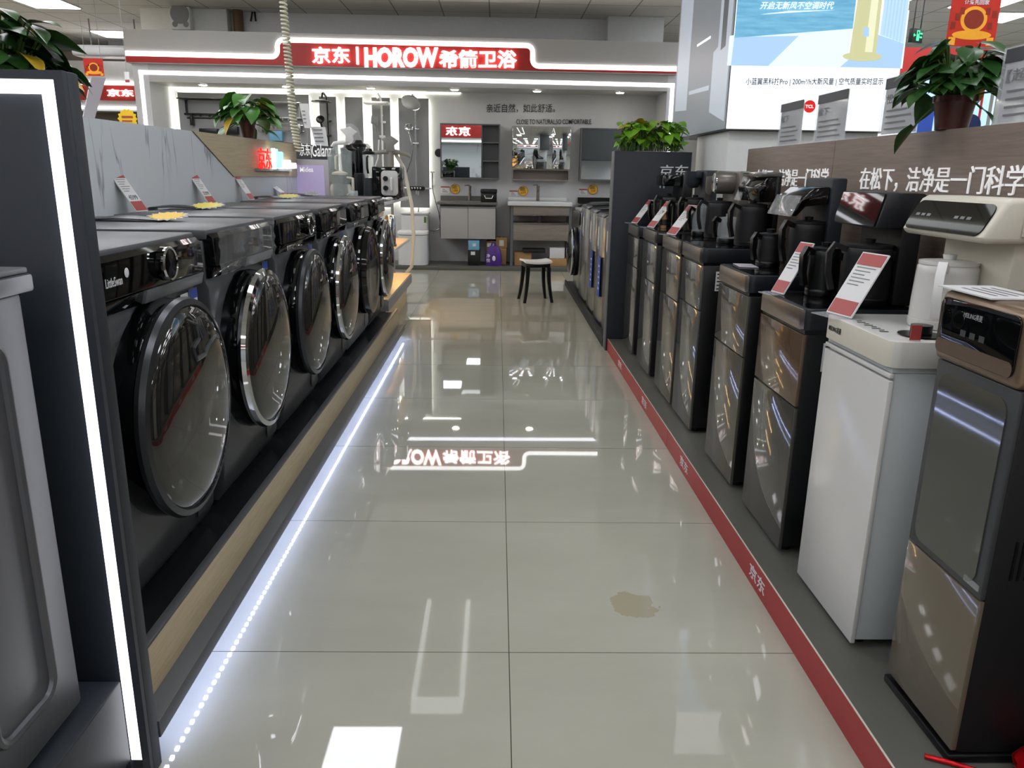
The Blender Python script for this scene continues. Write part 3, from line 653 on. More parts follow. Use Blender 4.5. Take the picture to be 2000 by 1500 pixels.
# grey metal appliance
t = thing('washing_machine', 'grey metal washing machine with pressed ridges on its side, cut by the left edge', 'washing machine', (-1.1, .97, .238)); o_ = (-1.1, .97, .238)
X0 = -.815
B(o_).box(-1.4, X0-.004, .68, 1.27, .256, 1.03, .006).build('cabinet', 'appl', t)
b = B(o_)
ridge = [(1.215, .36), (1.215, .96), (1.195, .99)]
for (ya, yb, za, zb) in ((1.035, 1.195, .335, .965), (.86, .99, .335, .965), (.70, .82, .335, .965)):
    P = rrect(ya, yb, za, zb, .035, 6)
    b.tube([V3((X0-.004, y, z)) for y, z in P], .009, 8, True)
b.build('pressed_ridges', 'appl', t)
for y in (.74, 1.2):
    for x in (-1.35, -.87): B(o_).cyl((x, y, .2385), (x, y, .256), .02, n=12).build('foot', 'black', t)
B(o_).box(-1.41, X0+.012, .67, 1.285, 1.032, 1.062, .006).build('lid', 'appl', t)
B(o_).box(-1.405, X0+.006, .672, 1.281, 1.0625, 1.072, .003).build('lid_edge', 'mgrey', t)
# left long platform
t = thing('display_platform', 'long dark platform with oak front band under the washing machines', 'platform', (-1.2, 3.6, 0)); o_ = (-1.2, 3.6, 0)
YA, YZ = 1.41, 5.9
B(o_).box(-1.545, -.802, YA, YZ, .097, .178).build('base', 'edge', t)
B(o_).box(-1.545, -.822, YA, YZ, .1785, .190).build('tray', 'tray', t)
B(o_).box(-.8215, -.7985, YA, YZ, .1785, .221, .002).build('top_trim', 'edge', t)
B(o_).box(-.8015, -.7982, YA, YZ, .098, .214).build('oak_band', 'oak', t)
b = B(o_); b.box(-1.5, -.75, YA, YZ+.0, .056, .0965, .002); b.build('ledge', 'edge', t)
B(o_).box(-1.5, -.86, YA, YZ-.02, .0, .0555).build('plinth', 'blackm', t)
b = B(o_)
for k in range(150):
    y = YA+.03+k*.0298
    b.box(-.768, -.760, y, y+.011, .0495, .0558)
b.build('light_strip', 'stripb', t)
# marble / oak back board of the washer row
t = thing('back_board', 'veined marble and oak back board behind the row of washing machines', 'display panel', (-1.6, 4, 0)); o_ = (-1.6, 4, 0)
za, zb = 1.408, 1.42
B(o_).prism([(1.42, 0), (6.13, 0), (6.13, 1.186), (4.585, 1.190), (4.02, 1.41), (1.42, 1.40)], 'x', -1.62, -1.5505).build('marble', 'marble', t)
B(o_).prism([(4.587, 1.1915), (6.03, 1.188), (6.03, 1.42), (4.024, 1.411)], 'x', -1.62, -1.545).build('oak_panel', 'oak', t)
# lit sign on oak board
t = thing('lit_sign', 'lit lettering sign in white, red and blue on the oak back board', 'sign', (-1.54, 5.5, 1.22)); o_ = (-1.54, 5.5, 1.22)
def xtext(b, s, x0, x1, y0, y1, X, depth, bold=0, d=1):   # text on a plane x = const, facing +X (d=1) or -X (d=-1)
    a = PX(x0, y1, X); c = PX(x1, y1, X); tp = PX(x0, y0, X); 
    w = c-a; u = V3((0, w.y, w.z)); b.text(s, a, u, EZ, u.length, tp.z-a.z, depth, bold)
X = -1.52
B(o_).box(X-.024, X-.006, PX(505, 330, X).y, PX(572, 330, X).y, 1.225, 1.24).build('rail', 'lgrey', t)
b = B(o_); xtext(b, '京东', 505, 531, 288, 330, X, .006, .006); b.build('red_letters', 'letter_red', t)
b = B(o_); xtext(b, '|', 531.5, 534, 290, 330, X, .02, .02); b.build('white_bar', 'letter', t)
b = B(o_); xtext(b, 'LittleSwan', 546, 574, 312, 329, X, .02, .01); b.build('white_letters', 'letter', t)
b = B(o_)
y0, y1, z1, z0 = PX(535, 300, X).y, PX(548, 300, X).y, PX(541, 293, X).z, PX(541, 328, X).z
b.prism([(y0, z1), (y0+.03, z1+.005), ((y0+y1)/2, z0+.04), (y1-.03, z1-.01), (y1, z1-.015), (y1-.02, z0), (y0+.05, z0)], 'x', X-.004, X+.018); b.build('swan_mark', 'letter_blue', t)

# ------------------------------------------------------------------ front loading washing machines
WZ = .192
def washer(y0, label, body, style, chrome, dial, height=.868, r=.262):
    cy = y0+.3; D = .60; xf = -.893; o = (xf-D/2, cy, WZ); t = thing('washing_machine', label, 'washing machine', o, None); L = -D/2; f = D/2   # local: front at x=+f
    lo = 'titan' if body == 'titan' else body
    # body profile in x-z: slight curve at the bottom of the front
    prof = [(-f, .018), (f-.03, .018), (f-.006, .06), (f, .14), (f, .70), (f-.008, .715), (f-.008, height-.03), (-f, height-.03)]
    B().prism(prof, 'y', -.298, .298, .006).build('cabinet', lo, t)
    B().box(-f, f+.004, -.299, .299, height-.029, height, .006).build('top_lid', 'lidgrey', t)
    for sx in (-.22, .22):
        for sy in (-.24, .24): B().cyl((sx, sy, 0), (sx, sy, .018), .022, n=12).build('foot', 'black', t)
    # control panel
    z0, z1 = height-.107, height-.012
    cp = B().prism([(f-.007, z0), (f+.026, z0+.002), (f+.022, z1-.012), (f+.010, z1), (f-.007, z1)], 'y', -.294, .294, .003).build('control_panel', 'blackg', t)
    dr = B()
    if style in ('band', 'film'):
        dr.prism([(f-.007, z0-.036), (f+.018, z0-.034), (f+.026, z0-.002), (f-.007, z0-.002)], 'y', -.07 if style == 'band' else .02, .294, .003); dr.build('trim_band', 'bandgrey', t)
        B().prism([(f-.007, z0-.036), (f+.010, z0-.034), (f+.020, z0-.002), (f-.007, z0-.002)], 'y', -.294, (-.072 if style == 'band' else .018), .003).build('drawer', 'blackg', t)
    else:
        dr.prism([(f-.007, z0-.036), (f+.012, z0-.034), (f+.022, z0-.002), (f-.007, z0-.002)], 'y', -.294, .294, .003); dr.build('drawer', 'blackg' if body != 'lgreyw' else 'mgrey', t)
        B().box(f+.0125, f+.024, -.2, -.08, z0-.03, z0-.01, .003).build('handle', 'chrome', t)
    if dial is not None:
        zc = (z0+z1)/2+.003; dl = B(); dl.lathe([(.042, 0), (.041, .019), (.0, .020)], c=(f+.0245, dial, zc), axis='x', n=36)
        dl = dl.build('dial', 'blackg', t)
        B().ring([(.0415, .013), (.0425, .019), (.039, .023), (.036, .0205)], c=(f+.0245, dial, zc), axis='x', n=36).build('dial_ring', 'chrome', dl)
    # door
    zc = .452; bx = f+.001; x0 = 0
    B().lathe([(r+.002, -.004), (r+.005, .02), (r+.0, .05), (r-.03, .052)], c=(bx, 0, zc), axis='x', n=64).build('door_flange', 'blackg', t)
    if style == 'open':
        d = B().lathe([(r-.0, .0525), (r+.006, .062), (r-.004, .088), (r-.05, .092), (r-.085, .085)], c=(bx, 0, zc), axis='x', n=64).build('door_ring', 'blackg', t)
        B().lathe([(r-.086, .084), (r-.11, .04), (r-.13, -.02), (.06, -.06+.063), (.001, .0035)], c=(bx, 0, zc), axis='x', n=64).build('door_bowl', 'darkglass', d)
    else:
        ring = 'chrome' if chrome else 'titand'
        d = B().lathe([(r-.03, .0525), (r+.004, .054), (r+.008, .066), (r+.003, .079), (r-.012, .083), (r-.014, .078)], c=(bx, 0, zc), axis='x', n=72).build('door_ring', ring, t)
        dome = [(r-.0135, .077)] + [((r-.0135)*cos(a), .077+.034*sin(a)) for a in [R(15*k) for k in range(1, 6)]] + [(.001, .111)]
        B().lathe(dome, c=(bx, 0, zc), axis='x', n=72).build('door_glass', 'doorgl', d)
    # filter flap and stickers
    B().box(f-.0005, f+.0035, .15, .27, .075, .17, .003).build('filter_flap', lo, t)
    if style in ('band', 'film', 'flat'):
        B().box(f+.0005, f+.002, .235, .29, z0-.145, z0-.045).build('energy_label', 'paper', t)
        B().box(f+.0021, f+.003, .235, .29, z0-.072, z0-.045).build('label_header', 'bluesticker', t)
    if style == 'band': B().box(f+.0005, f+.002, .175, .225, z0-.1, z0-.05).build('care_label', 'paper', t)
    return t, f, z0, z1, cp
mk('doorgl', '1e1e1b', .02, spec=.7, coat=.35); mk('lgreyw', '7d8083', .35, metal=.3)
w1, f, z0, z1, cp = washer(1.605, 'dark washing machine with round chrome dial, nearest the lit end panel', 'titan', 'band', False, .03, r=.272)
b = B(); b.text('LittleSwan', (f+.0265, -.265, z0+.03), EY, EZ, .075, .02, .001, .0); b.build('logo', 'print_white', cp); B().sph((f+.0265, -.165, z0+.052), (.0012, .011, .011)).build('round_mark', 'print_white', cp)
# S-shaped trim print on the upper door glass
b = B(); PTS = []
zc = .448
S_ = [(-.03, .235), (.015, .215), (.01, .18), (-.035, .165), (-.03, .135), (.03, .135), (.08, .155), (.14, .16), (.18, .145)]
P3 = []
for y, z in S_:
    rr = math.hypot(y, z)/.2585; P3.append(V3((f+.001+.077+.034*math.sqrt(max(0, 1-min(1, rr)**2))+.001, y, zc+z)))
P4 = []
for i in range(len(P3)-1):
    for k in range(4): P4.append(P3[i].lerp(P3[i+1], k/4))
b.tube(P4, [.0035+.003*sin(pi*i/len(P4)) for i in range(len(P4))], 6); b.build('swirl_print', 'titand', w1)
w2, f, z0, z1, cp = washer(2.295, 'washing machine with clear plastic film on its panel and a thick chrome door ring', 'titan', 'film', True, None)
b = B(); n = 18; rnd = random.Random(3)
vs = [V3((f+.031+.016*rnd.random()*rnd.random()+(-.018*max(0, (j-7)/2)), -.285+.57*i/(n-1), z0-.03+.012*rnd.random()*(j == 0)+(z1-z0+.035)*min(1, j/7))) for i in range(n) for j in range(10)]
b.add(vs, [(i*10+j, i*10+j+1, (i+1)*10+j+1, (i+1)*10+j) for i in range(n-1) for j in range(9)]); b.build('plastic_film', 'film', w2, sharp=14)
w3, f, z0, z1, cp = washer(3.005, 'black washing machine with small chrome dial and black door ring', 'titan', 'flat', False, .12)
w4, f, z0, z1, cp = washer(3.735, 'washing machine with a bright chrome door ring and no dial, fourth from the end panel', 'titan', 'flat', True, None)
w5, f, z0, z1, cp = washer(4.49, 'light grey washing machine with a deep black bowl shaped door', 'lgreyw', 'open', False, None)
w6, f, z0, z1, cp = washer(5.21, 'washing machine at the far end of the left row beside the shelf unit', 'titan', 'flat', True, None)
# wrinkled film details
# price cards standing on the washers
def price_card(base, h, w, tilt, face, label, price=None, name='price_card', rot=0, thick=.004):
    # face: outward unit vector in xy; tilt back in degrees
    n = V3((face[0], face[1], 0)).normalized(); u = EZ.cross(n)        # u to the viewer's right
    v = (EZ*cos(R(tilt)) - n*sin(R(tilt))); nn = u.cross(v)
    t = thing(name, label, 'price card', base)
    o = V3(base); 
    def pt(a, c, d=0): return o + u*a + v*c + nn*d
    def plate(b, a0, a1, c0, c1, d0, d1):
        b.slab([pt(a0, c0, d0), pt(a1, c0, d0), pt(a1, c1, d0), pt(a0, c1, d0)], nn, d1-d0)
    b = B(base); plate(b, -w/2, w/2, 0, h, 0, thick); b.build('holder', 'paper', t)
    b = B(base); plate(b, -w*.46, w*.46, h*.80, h*.98, thick+.0003, thick+.0013); b.build('header', 'pricered', t)
    b = B(base); plate(b, -w*.46, w*.46, h*.02, h*.24, thick+.0003, thick+.0013); b.build('footer', 'pricered', t)
    b = B(base)
    for k in range(6): plate(b, -w*.38, w*(.34-.14*(k % 3)), h*(.755-.055*k), h*(.768-.055*k), thick+.0003, thick+.0009)
    if price: b.text(price, pt(-w*.36, h*.28, thick+.0003), u, v, w*.72, h*.11, .001, .012)
    b.build('print', 'inkgrey', t)
    b = B(base); b.slab([pt(-w/2, -.0005, .0), pt(w/2, -.0005, .0), pt(w/2, -.0005, .0)+n*.05-V3((0, 0, 0)), pt(-w/2, -.0005, 0)+n*.05], (0, 0, 1), .003); b.build('stand_foot', 'acrylic', t)
    return t
ZT = WZ+.868
for px, py, hh, ww, tl, lb, pr in ((277, 412, .19, .085, 33, 'price card with red header on the nearest washing machines, left of the yellow star tags', '4599'), (415, 397, .18, .08, 33, 'price card against the marble board below the oak slant', '3299'), (492, 384, .17, .07, 33, 'glare covered price card under the lit oak sign', None), (560, 372, .15, .075, 55, 'price card lying far back by the purple screen', None)):
    p = PZ(px, py, ZT+.003); p.x = max(p.x, -1.47); p = PX(px, py, p.x); p.z = ZT+.001
    price_card(tuple(p), hh, ww, tl, (1, -.12), lb, pr)
# star tags and black cloths on the tops
def star(x, y, ang, sc, label, mt='yellow'):
    p = V3((x, y, ZT+.001)); t = thing('star_tag', label, 'price tag', p)
    b = B(p); P = []
    for k in range(32):
        a = 2*pi*k/32; r = (.115 if k % 2 == 0 else .085)*sc; P.append((r*cos(a), r*sin(a)))
    Tm = Matrix.Translation(p+V3((0.05, .01, .014))) @ Matrix.Rotation(R(9), 4, 'X') @ Matrix.Rotation(R(ang), 4, 'Z')
    b.prism(P, 'z', 0, .002, T=Tm); b.build('star_rim', 'paper', t)
    b = B(p); b.prism([(u*.86, v*.86) for u, v in P], 'z', .0022, .003, T=Tm); b.build('star', mt, t)
    b = B(p); n = 10
    for k in range(n): pass
    vs = []; 
    for i in range(9):
        for j in range(5):
            u = i/8; v = j/4; vs.append(p+V3((-.20+.26*u, -.06+.10*v, .001+.014*sin(pi*u)*(.4+.6*sin(pi*v))+.003)))
    fs = [(i*5+j, i*5+j+1, (i+1)*5+j+1, (i+1)*5+j) for i in range(8) for j in range(4)]; m = len(vs)
    vs2 = [q_-V3((0, 0, .003)) for q_ in vs]; b.add(vs+vs2, fs+[tuple(k+m for k in f_)[::-1] for f_ in fs]); b.build('black_backing', 'black', t)
    return t
star(-1.2, 2.66, 20, .62, 'yellow star price tag with black backing on the film wrapped washing machine')
star(-1.37, 3.5, 50, .66, 'pale yellow star price tag on the third washing machine from the end panel', 'yellowp')
star(-1.40, 4.98, 10, .66, 'pale yellow star price tag under the lit sign on the light grey washing machine', 'yellowp')
star(-1.40, 5.6, 70, .6, 'grey star tag with black cloth on the farthest left washing machine', 'lgrey')

# ------------------------------------------------------------------ plants
def leaf_mesh(b, base, d, up, L, wd, curl=.35):
    d = d.normalized(); s = d.cross(up); s = s.normalized() if s.length > 1e-4 else EX; n = s.cross(d)
    rows = [(0, .02), (.1, .62), (.25, .95), (.42, 1.0), (.6, .82), (.78, .5), (.9, .22), (1, .0)]
    vs = []; fs = []
    for t_, w in rows:
        c = base + d*(L*(t_-.06 if t_ == .1 else t_)) - n*(curl*L*t_*t_)
        for k, e in enumerate((-1, -.5, 0, .5, 1)):
            back = -.10*L*abs(e) if t_ in (.1,) else 0
            vs.append(c + s*(wd/2*w*e) + n*(.10*wd*abs(e)*w) + d*back)
    for i in range(len(rows)-1):
        for k in range(4): fs.append((i*5+k, i*5+k+1, (i+1)*5+k+1, (i+1)*5+k))
    b.add(vs, fs)
def pothos(name, label, base, pot, nleaf, rad, ht, leafm, seed, Lf=.09, group=None, droop=.22, cat='plant', hmin=0):
    rn = random.Random(seed); t = thing(name, label, cat, base); o = V3(base); top = o
    if pot:
        r0, r1, ph = pot; 
        bp = B(base); bp.lathe([(.001, 0.0), (r0, 0), (r0*1.0, .004), (r1, ph-.016), (r1*1.09, ph-.016), (r1*1.09, ph), (r1*1.0, ph), (r1*.93, ph-.02), (.001, ph-.02)], c=o, n=28); bp.build('pot', 'potm', t)
        B(base).lathe([(.001, ph-.012), (r1*.9, ph-.018)], c=o, n=20).build('soil', 'soil', t); top = o+V3((0, 0, ph-.015)); pr = r1*.7
    else: pr = None
    bl = B(base); bs = B(base); by = B(base)
    for i in range(nleaf):
        a = rn.random()*2*pi; el = (rn.random()**.8)
        if pr is None:
            root = top + V3(((rn.random()-.5)*2*rad[0]*.92, (rn.random()-.5)*2*rad[1]*.8, .005)); tip = root + V3(((rn.random()-.5)*.09, (rn.random()-.5)*.08, ht*(.25+.75*rn.random()))); a = rn.random()*2*pi
        else:
            root = top + V3((pr*.6*cos(a), pr*.6*sin(a), 0))
            rr = (.35+.65*rn.random()); hh = ht*(1.0-rr*rr*.85)*(.55+.5*rn.random())
            if rn.random() < droop: hh = -.01-.06*rn.random(); rr = max(rr, .8)
            hh = hmin+(ht-hmin)*rn.random()*(1-.35*rr*rr) if hmin else hh
            tip = top + V3((rad[0]*rr*cos(a)*.72, rad[1]*rr*sin(a)*.72, hh))
        mid = (root+tip)/2 + V3((0, 0, .25*(tip-root).length))
        P = [root*(1-u)*(1-u)+mid*2*u*(1-u)+tip*u*u for u in (0, .25, .5, .75, 1)]
        bs.tube(P, .0028, 5)
        out = V3((cos(a), sin(a), -.25-.5*rn.random()+.3*(tip.z-top.z)/ht)) + V3((rn.random()-.5, rn.random()-.5, rn.random()*.3))*.7
        L_ = Lf*(.75+.5*rn.random()); leaf_mesh(bl if (rn.random() > .05) else by, tip, out, EZ+V3((rn.random()-.5, rn.random()-.5, 0))*.8, L_, L_*.82, .2+.35*rn.random())
    bl.build('foliage', leafm, t, sharp=70); bs.build('stems', 'stem', t)
    if by.v: by.build('yellow_leaves', 'leafy', t, sharp=70)
    return t
pothos('potted_plant', 'leafy pothos rising behind the dark lit end panel at the top left', (-1.2, 1.86, WZ+.869), (.055, .075, .19), 150, (.21, .22), .34, 'leafd', 11, .08, droop=0, hmin=.18)
p = PX(485, 267.5, -1.583); pothos('potted_plant', 'pothos in a dark red pot standing on the oak back board', (-1.583, p.y, 1.4205), (.034, .047, .1), 90, (.2, .2), .2, 'leaf', 5, .1, droop=.08)
p = PX(1850, 258, 1.305); pothos('potted_plant', 'dark green pothos in a brown pot standing on the walnut back board', (1.315, p.y, 1.3785), (.045, .056, .095), 110, (.18, .17), .18, 'leafd', 8, .075, droop=.06)
mk('steam', '8f8d88', .4)
# ------------------------------------------------------------------ shelf unit beyond the washers
t = thing('shelf_unit', 'low display shelf with two white shelves at the end of the washing machine row', 'shelf', (-1.2, 6.8, 0)); o_ = (-1.2, 6.8, 0)
B(o_).box(-1.48, -.93, 5.97, 7.55, 0, .15).build('plinth', 'yellowwood', t)
B(o_).box(-1.48, -1.0, 5.98, 7.55, .1505, .185).build('recess', 'black', t)
b = B(o_); b.box(-1.48, -.878, 5.95, 7.62, .186, .272, .003); b.build('deck', 'lgrey', t); B(o_).box(-1.47, -.885, 5.955, 7.615, .2725, .28).build('deck_top', 'yellowwood', t)
for z in (.587, .985):
    sh = B(o_).box(-1.48, -.895, 5.95, 7.64, z, z+.025, .002).build('shelf', 'white', t)
    B(o_).box(-1.478, -.90, 5.955, 7.635, z+.0255, z+.028).build('shelf_top', 'yellowwood' if z < .9 else 'mgrey', sh)
    B(o_).box(-1.02, -1.005, 6.0, 7.6, z-.008, z-.001).build('warm_strip', 'warm', sh)
B(o_).box(-1.53, -1.485, 6.14, 7.64, 0, 1.19).build('back', 'yellowwood', t)
for y in (6.0, 7.58): B(o_).box(-1.478, -1.44, y, y+.03, .281, .984).build('upright', 'lgrey', t)
ZS = 1.014
# screen frame
o_ = (-1.42, 6.03, ZS); t = thing('screen', 'grey framed display screen with purple picture at the end of the oak board', 'screen', o_)
a, c = PY(573, 386, 6.03), PY(641, 312, 6.03)
B(o_).box(a.x, c.x, 6.03, 6.06, ZS, c.z, .004).build('frame', 'skin', t)
B(o_).box(a.x+.02, c.x-.035, 6.026, 6.0295, ZS+.01, c.z-.04).build('picture', 'screen', t)
b = B(o_); ltext(b, 'Midea', 586, 612, 326, 336, 6.026, .002, .015); b.build('lettering', 'letter_soft', t)
# dark end sign behind
o_ = (-1.75, 7.75, 0); t = thing('end_panel', 'dark grey end panel with white lettering behind the blenders', 'display panel', o_)
a, c = PY(560, 300, 7.75), PY(652, 275, 7.75)
B(o_).prism([(a.x-.3, 0), (c.x, 0), (c.x, 1.455), (a.x-.3, 1.51)], 'y', 7.75, 7.80).build('board', 'dgrey', t)
b = B(o_); ltext(b, '京东|', 586, 609, 280, 308, 7.745, .006, .008); b.build('lettering', 'letter_soft', t)
b = B(o_); ltext(b, 'Galanz', 610, 648, 281, 306, 7.745, .006, .004); b.build('lettering', 'letter_soft', t)
# kitchen appliances on the top shelf
def blender(px, ytop, Y, label, kind, r=.055):
    p = PY(px, 370, Y); top = PY(px, ytop, Y).z; H = top-ZS; o_ = (p.x, Y, ZS); t = thing('blender', label, 'blender', o_)
    base = {'black': 'blackm', 'cream': 'cream', 'clear': 'navy'}[kind]; hb = H*(.42 if kind != 'cream' else .3)
    B().lathe([(r*1.05, 0), (r*1.08, .01), (r*.95, hb*.6), (r*.78, hb)], n=28).build('base', base, t)
    g = 'clear' if kind != 'cream' else 'glasslight'
    B().lathe([(r*.72, hb+.001), (r*.95, hb+.04), (r*1.0, H*.82), (r*.99, H*.88), (r*.9, H*.88), (r*.9, hb+.05), (r*.65, hb+.01)], n=28).build('jug', g if kind != 'black' else 'glassdoor', t)
    B().lathe([(r*1.02, H*.881), (r*1.04, H*.93), (r*.7, H*.95), (r*.5, H), (.001, H)], n=28).build('lid', 'black' if kind != 'cream' else 'glasslight', t)
    B().tube([(0, -r*.95, H*.84), (0, -r*1.75, H*.82), (0, -r*1.8, H*.6), (0, -r*.98, H*.52)], .009, 8).build('handle', base if kind != 'clear' else 'black', t)
blender(666, 288, 6.28, 'large pale glass blender nearest beside the purple screen', 'cream', .095)
blender(683, 283, 6.75, 'shorter black blender behind the pale glass blender', 'black', .06)
blender(702, 274, 7.0, 'tallest black blender in the row on the shelf', 'black', .068)
blender(722, 290, 6.62, 'clear bottle blender with dark blue base beside the black oven', 'clear', .05)
p = PY(665, 370, 6.14); o_ = (p.x, 6.14, ZS); t = thing('glass_jug', 'short glass jug with cream handle in front of the blenders', 'jug', o_)
B().lathe([(.05, 0), (.055, .02), (.058, .19), (.052, .19), (.05, .02)], n=28).build('jug', 'glasslight', t); B().tube([(.055, -.01, .17), (.1, -.02, .165), (.1, -.02, .06), (.055, -.01, .04)], .012, 10).build('handle', 'cream', t); B().lathe([(.06, .191), (.06, .205), (.02, .22), (.001, .22)], n=24).build('lid', 'cream', t)
p = PY(690, 372, 6.08); b = B((p.x, 6.08, ZS)); b.lathe([(.03, ZS), (.036, ZS+.06), (.033, ZS+.075), (.03, ZS+.06), (.027, ZS+.003)], c=(p.x, 6.08, 0), n=20); tag(b.build('glass_cup', 'clear'), 'small clear glass cup at the shelf edge beside the washing machine top', 'cup')
# oven
a, c = PY(727, 383, 6.55), PY(781, 326, 6.55); o_ = ((a.x+c.x)/2, 6.6, ZS); t = thing('oven', 'small black oven with white side plate and two black knobs on the top shelf', 'oven', o_)
B(o_).box(a.x, c.x, 6.57, 6.85, ZS+.01, c.z, .008).build('body', 'blackg', t)
wx0, wx1 = PY(744, 350, 6.55).x, PY(777, 350, 6.55).x
fp = B(o_); fp.prism(rrect(wx0, wx1, ZS+.03, c.z-.03, .03), 'y', 6.55, 6.5695, .005); fp = fp.build('side_plate', 'whiteg', t)
for zz in (.09, .165): B(o_).cyl(((wx0*.72+wx1*.28), 6.549, ZS+zz), ((wx0*.72+wx1*.28), 6.525, ZS+zz), .02, n=16).build('knob', 'black', fp)
B(o_).tube([(wx1-.05, 6.55, ZS+.17), (wx1-.05, 6.52, ZS+.165), (wx1-.05, 6.52, ZS+.075), (wx1-.05, 6.55, ZS+.07)], .009, 8).build('handle', 'white', fp)
for xx in (a.x+.03, c.x-.03): B(o_).cyl((xx, 6.62, ZS), (xx, 6.62, ZS+.011), .012, n=10).build('foot', 'black', t)
b = B((-.93, 6.2, ZS)); rn = random.Random(2)
for k in range(6): b.sph((-.935+rn.random()*.05, 6.2+.1*rn.random(), ZS+.014), (.018, .02, .0135), 8, 6)
tag(b.build('crumpled_tissue', 'white'), 'crumpled white tissue at the top shelf edge', 'tissue')
# middle shelf goods
Z2 = .6155
cbox(-1.2, -1.0, 6.1, 6.32, Z2, Z2+.27, 'yellowwood', 'tan carton on the middle shelf under the oven', None, tape=False)
b = B((-.95, 6.75, Z2)); t = thing('thermos', 'tall silver thermos on the middle shelf', 'thermos', (-.96, 6.75, Z2))
B().lathe([(.045, 0), (.047, .01), (.047, .23), (.035, .26), (.0, .265)], n=28).build('body', 'chrome', t); B().lathe([(.05, .001), (.052, .008), (.05, .02)], n=28).build('foot_ring', 'brush', t)
t = thing('table_plant', 'tiny green sprig in a white cup on the middle shelf', 'plant', (-.93, 6.45, Z2)); B().lathe([(.018, 0), (.024, .035), (.02, .033), (.001, .03)], n=16).build('cup', 'white', t)
b = B(); rn = random.Random(6)
for k in range(9): leaf_mesh(b, V3((0, 0, .035+.01*rn.random())), V3((cos(k*2.2), sin(k*2.2), .6)), EZ, .035, .02)
b.build('leaves', 'leafb', t, sharp=70)
# deck cartons
Z1 = .2805
cbox(-1.2, -.95, 6.35, 6.62, Z1, Z1+.27, 'card', 'tall tan carton with a round hand hole on the lower deck', None)
b = B((-.95, 6.5, Z1+.2)); 
cbox(-1.12, -.925, 6.08, 6.27, Z1, Z1+.15, 'card', 'low tan carton in front of the tall carton on the lower deck', None)
cbox(-1.1, -.935, 6.09, 6.25, Z1+.1525, Z1+.235, 'blackm', 'small black box on the low carton on the lower deck', None, tape=False)
# steamers
def steamer(px, yt, Y, label, mt, wrap):
    p = PY(px, 330, Y); zt = PY(px, yt, Y).z; o_ = (p.x, Y, 0); t = thing('garment_steamer', label, 'garment steamer', o_)
    B().prism(rrect(-.13, .13, -.15, .15, .07), 'z', .0, .22, .03).build('tank', mt, t)
    B().tube([(0, .05, .22), (0, .05, 1.0), (0, .05, zt-.3)], [.016, .014, .014], 10).build('pole', 'lgrey', t)
    b = B(); b.tube([(-.185, .04, zt-.2), (-.16, .04, zt-.165), (-.08, .04, zt-.155), (0, .04, zt-.15), (.08, .04, zt-.155), (.17, .04, zt-.18), (.2, .04, zt-.2)], [.016, .02, .022, .028, .022, .02, .016], 10); b.tube([(0, .04, zt-.3), (0, .04, zt-.14)], .03, 10); b.build('hanger', mt, t)
    b = B(); b.prism([(-.045, zt-.15), (.045, zt-.15), (.035, zt-.09), (.085, zt-.05), (.01, zt), (-.09, zt-.03), (-.035, zt-.09)], 'y', .0, .035, .008); b.build('steam_head', mt, t)
    B().tube([(.0, .06, zt-.1), (.12, .1, zt-.3), (.2, .05, .9), (.22, -.02, .6), (.2, -.08, .3), (.1, -.1, .18)], .018, 10).build('hose', 'cream', t)
    if wrap:
        B().lathe([(.2, zt-.3), (.19, zt-.2), (.12, zt-.12), (.09, zt-.02), (.03, zt+.03)], c=(0, .04, 0), n=14, sc=(1, .5)).build('plastic_wrap', 'film', t)
steamer(763, 265, 8.05, 'grey garment steamer with hanger arms behind the small oven', 'steam', False)
steamer(684, 247, 8.2, 'white garment steamer wrapped in clear plastic behind the black blenders', 'white', True)
# hanging cards in front of the racks
for x0, y0_, x1, y1_, lb in ((591, 202, 606, 250, 'white leaning info card in front of the silver towel racks'), (613, 248, 640, 286, 'white leaning info card below the black shower')):
    Yc = 7.9; a, c = PY(x0, y1_, Yc), PY(x1, y0_, Yc); o_ = (c.x, Yc, a.z); t = thing('info_card', lb, 'card', (a.x+.05, Yc, 1.0))
    oo = (a.x+.05, Yc, 1.0)
    b = B(oo); b.slab([(a.x+.02, Yc, a.z), (c.x, Yc, a.z), (c.x-.03, Yc+.04, c.z), (a.x-.03, Yc+.04, c.z)], (0, -1, .2), .003); b.build('card', 'paper', t)
    b = B(oo)
    for k in range(4): b.box(a.x+.015-.006*k, c.x-.045-.004*k, Yc+.004+.006*k-.008, Yc+.004+.006*k-.006, a.z+.045+.035*k, a.z+.055+.035*k)
    b.build('print', 'inkgrey', t)
    B(oo).tube([((a.x+c.x)/2, Yc+.03, 1.0-1.0+.0), ((a.x+c.x)/2, Yc+.03, a.z+.06)], .006, 6).build('rod', 'lgrey', t)
# coiled cord
p0 = PY(552, -5, 5.95); p1 = PY(566, 150, 5.95); p2 = PY(572, 230, 5.95); p3 = PY(583, 296, 5.95)
path = [V3((p0.x-.03, 5.95, CZ)), p0, p1, p2, p3]
def along(u):
    ds = [0]
    for i in range(4): ds.append(ds[-1]+(path[i+1]-path[i]).length)
    s = u*ds[-1]
    for i in range(4):
        if s <= ds[i+1]+1e-9: return path[i].lerp(path[i+1], (s-ds[i])/(ds[i+1]-ds[i]))
    return path[-1]
pts = []; NT = 64; ph = 0; nn = 900
for i in range(nn+1):
    u = i/nn; c = along(u); w = u**1.35; ang = 2*pi*NT*w
    pts.append(c+V3((.022*cos(ang), .022*sin(ang), 0)))
b = B((p3.x, 5.95, p3.z)); b.tube(pts, .0075, 6); tag(b.build('coiled_cord', 'cord'), 'cream coiled cord hanging from the ceiling beside the oak board', 'cord')
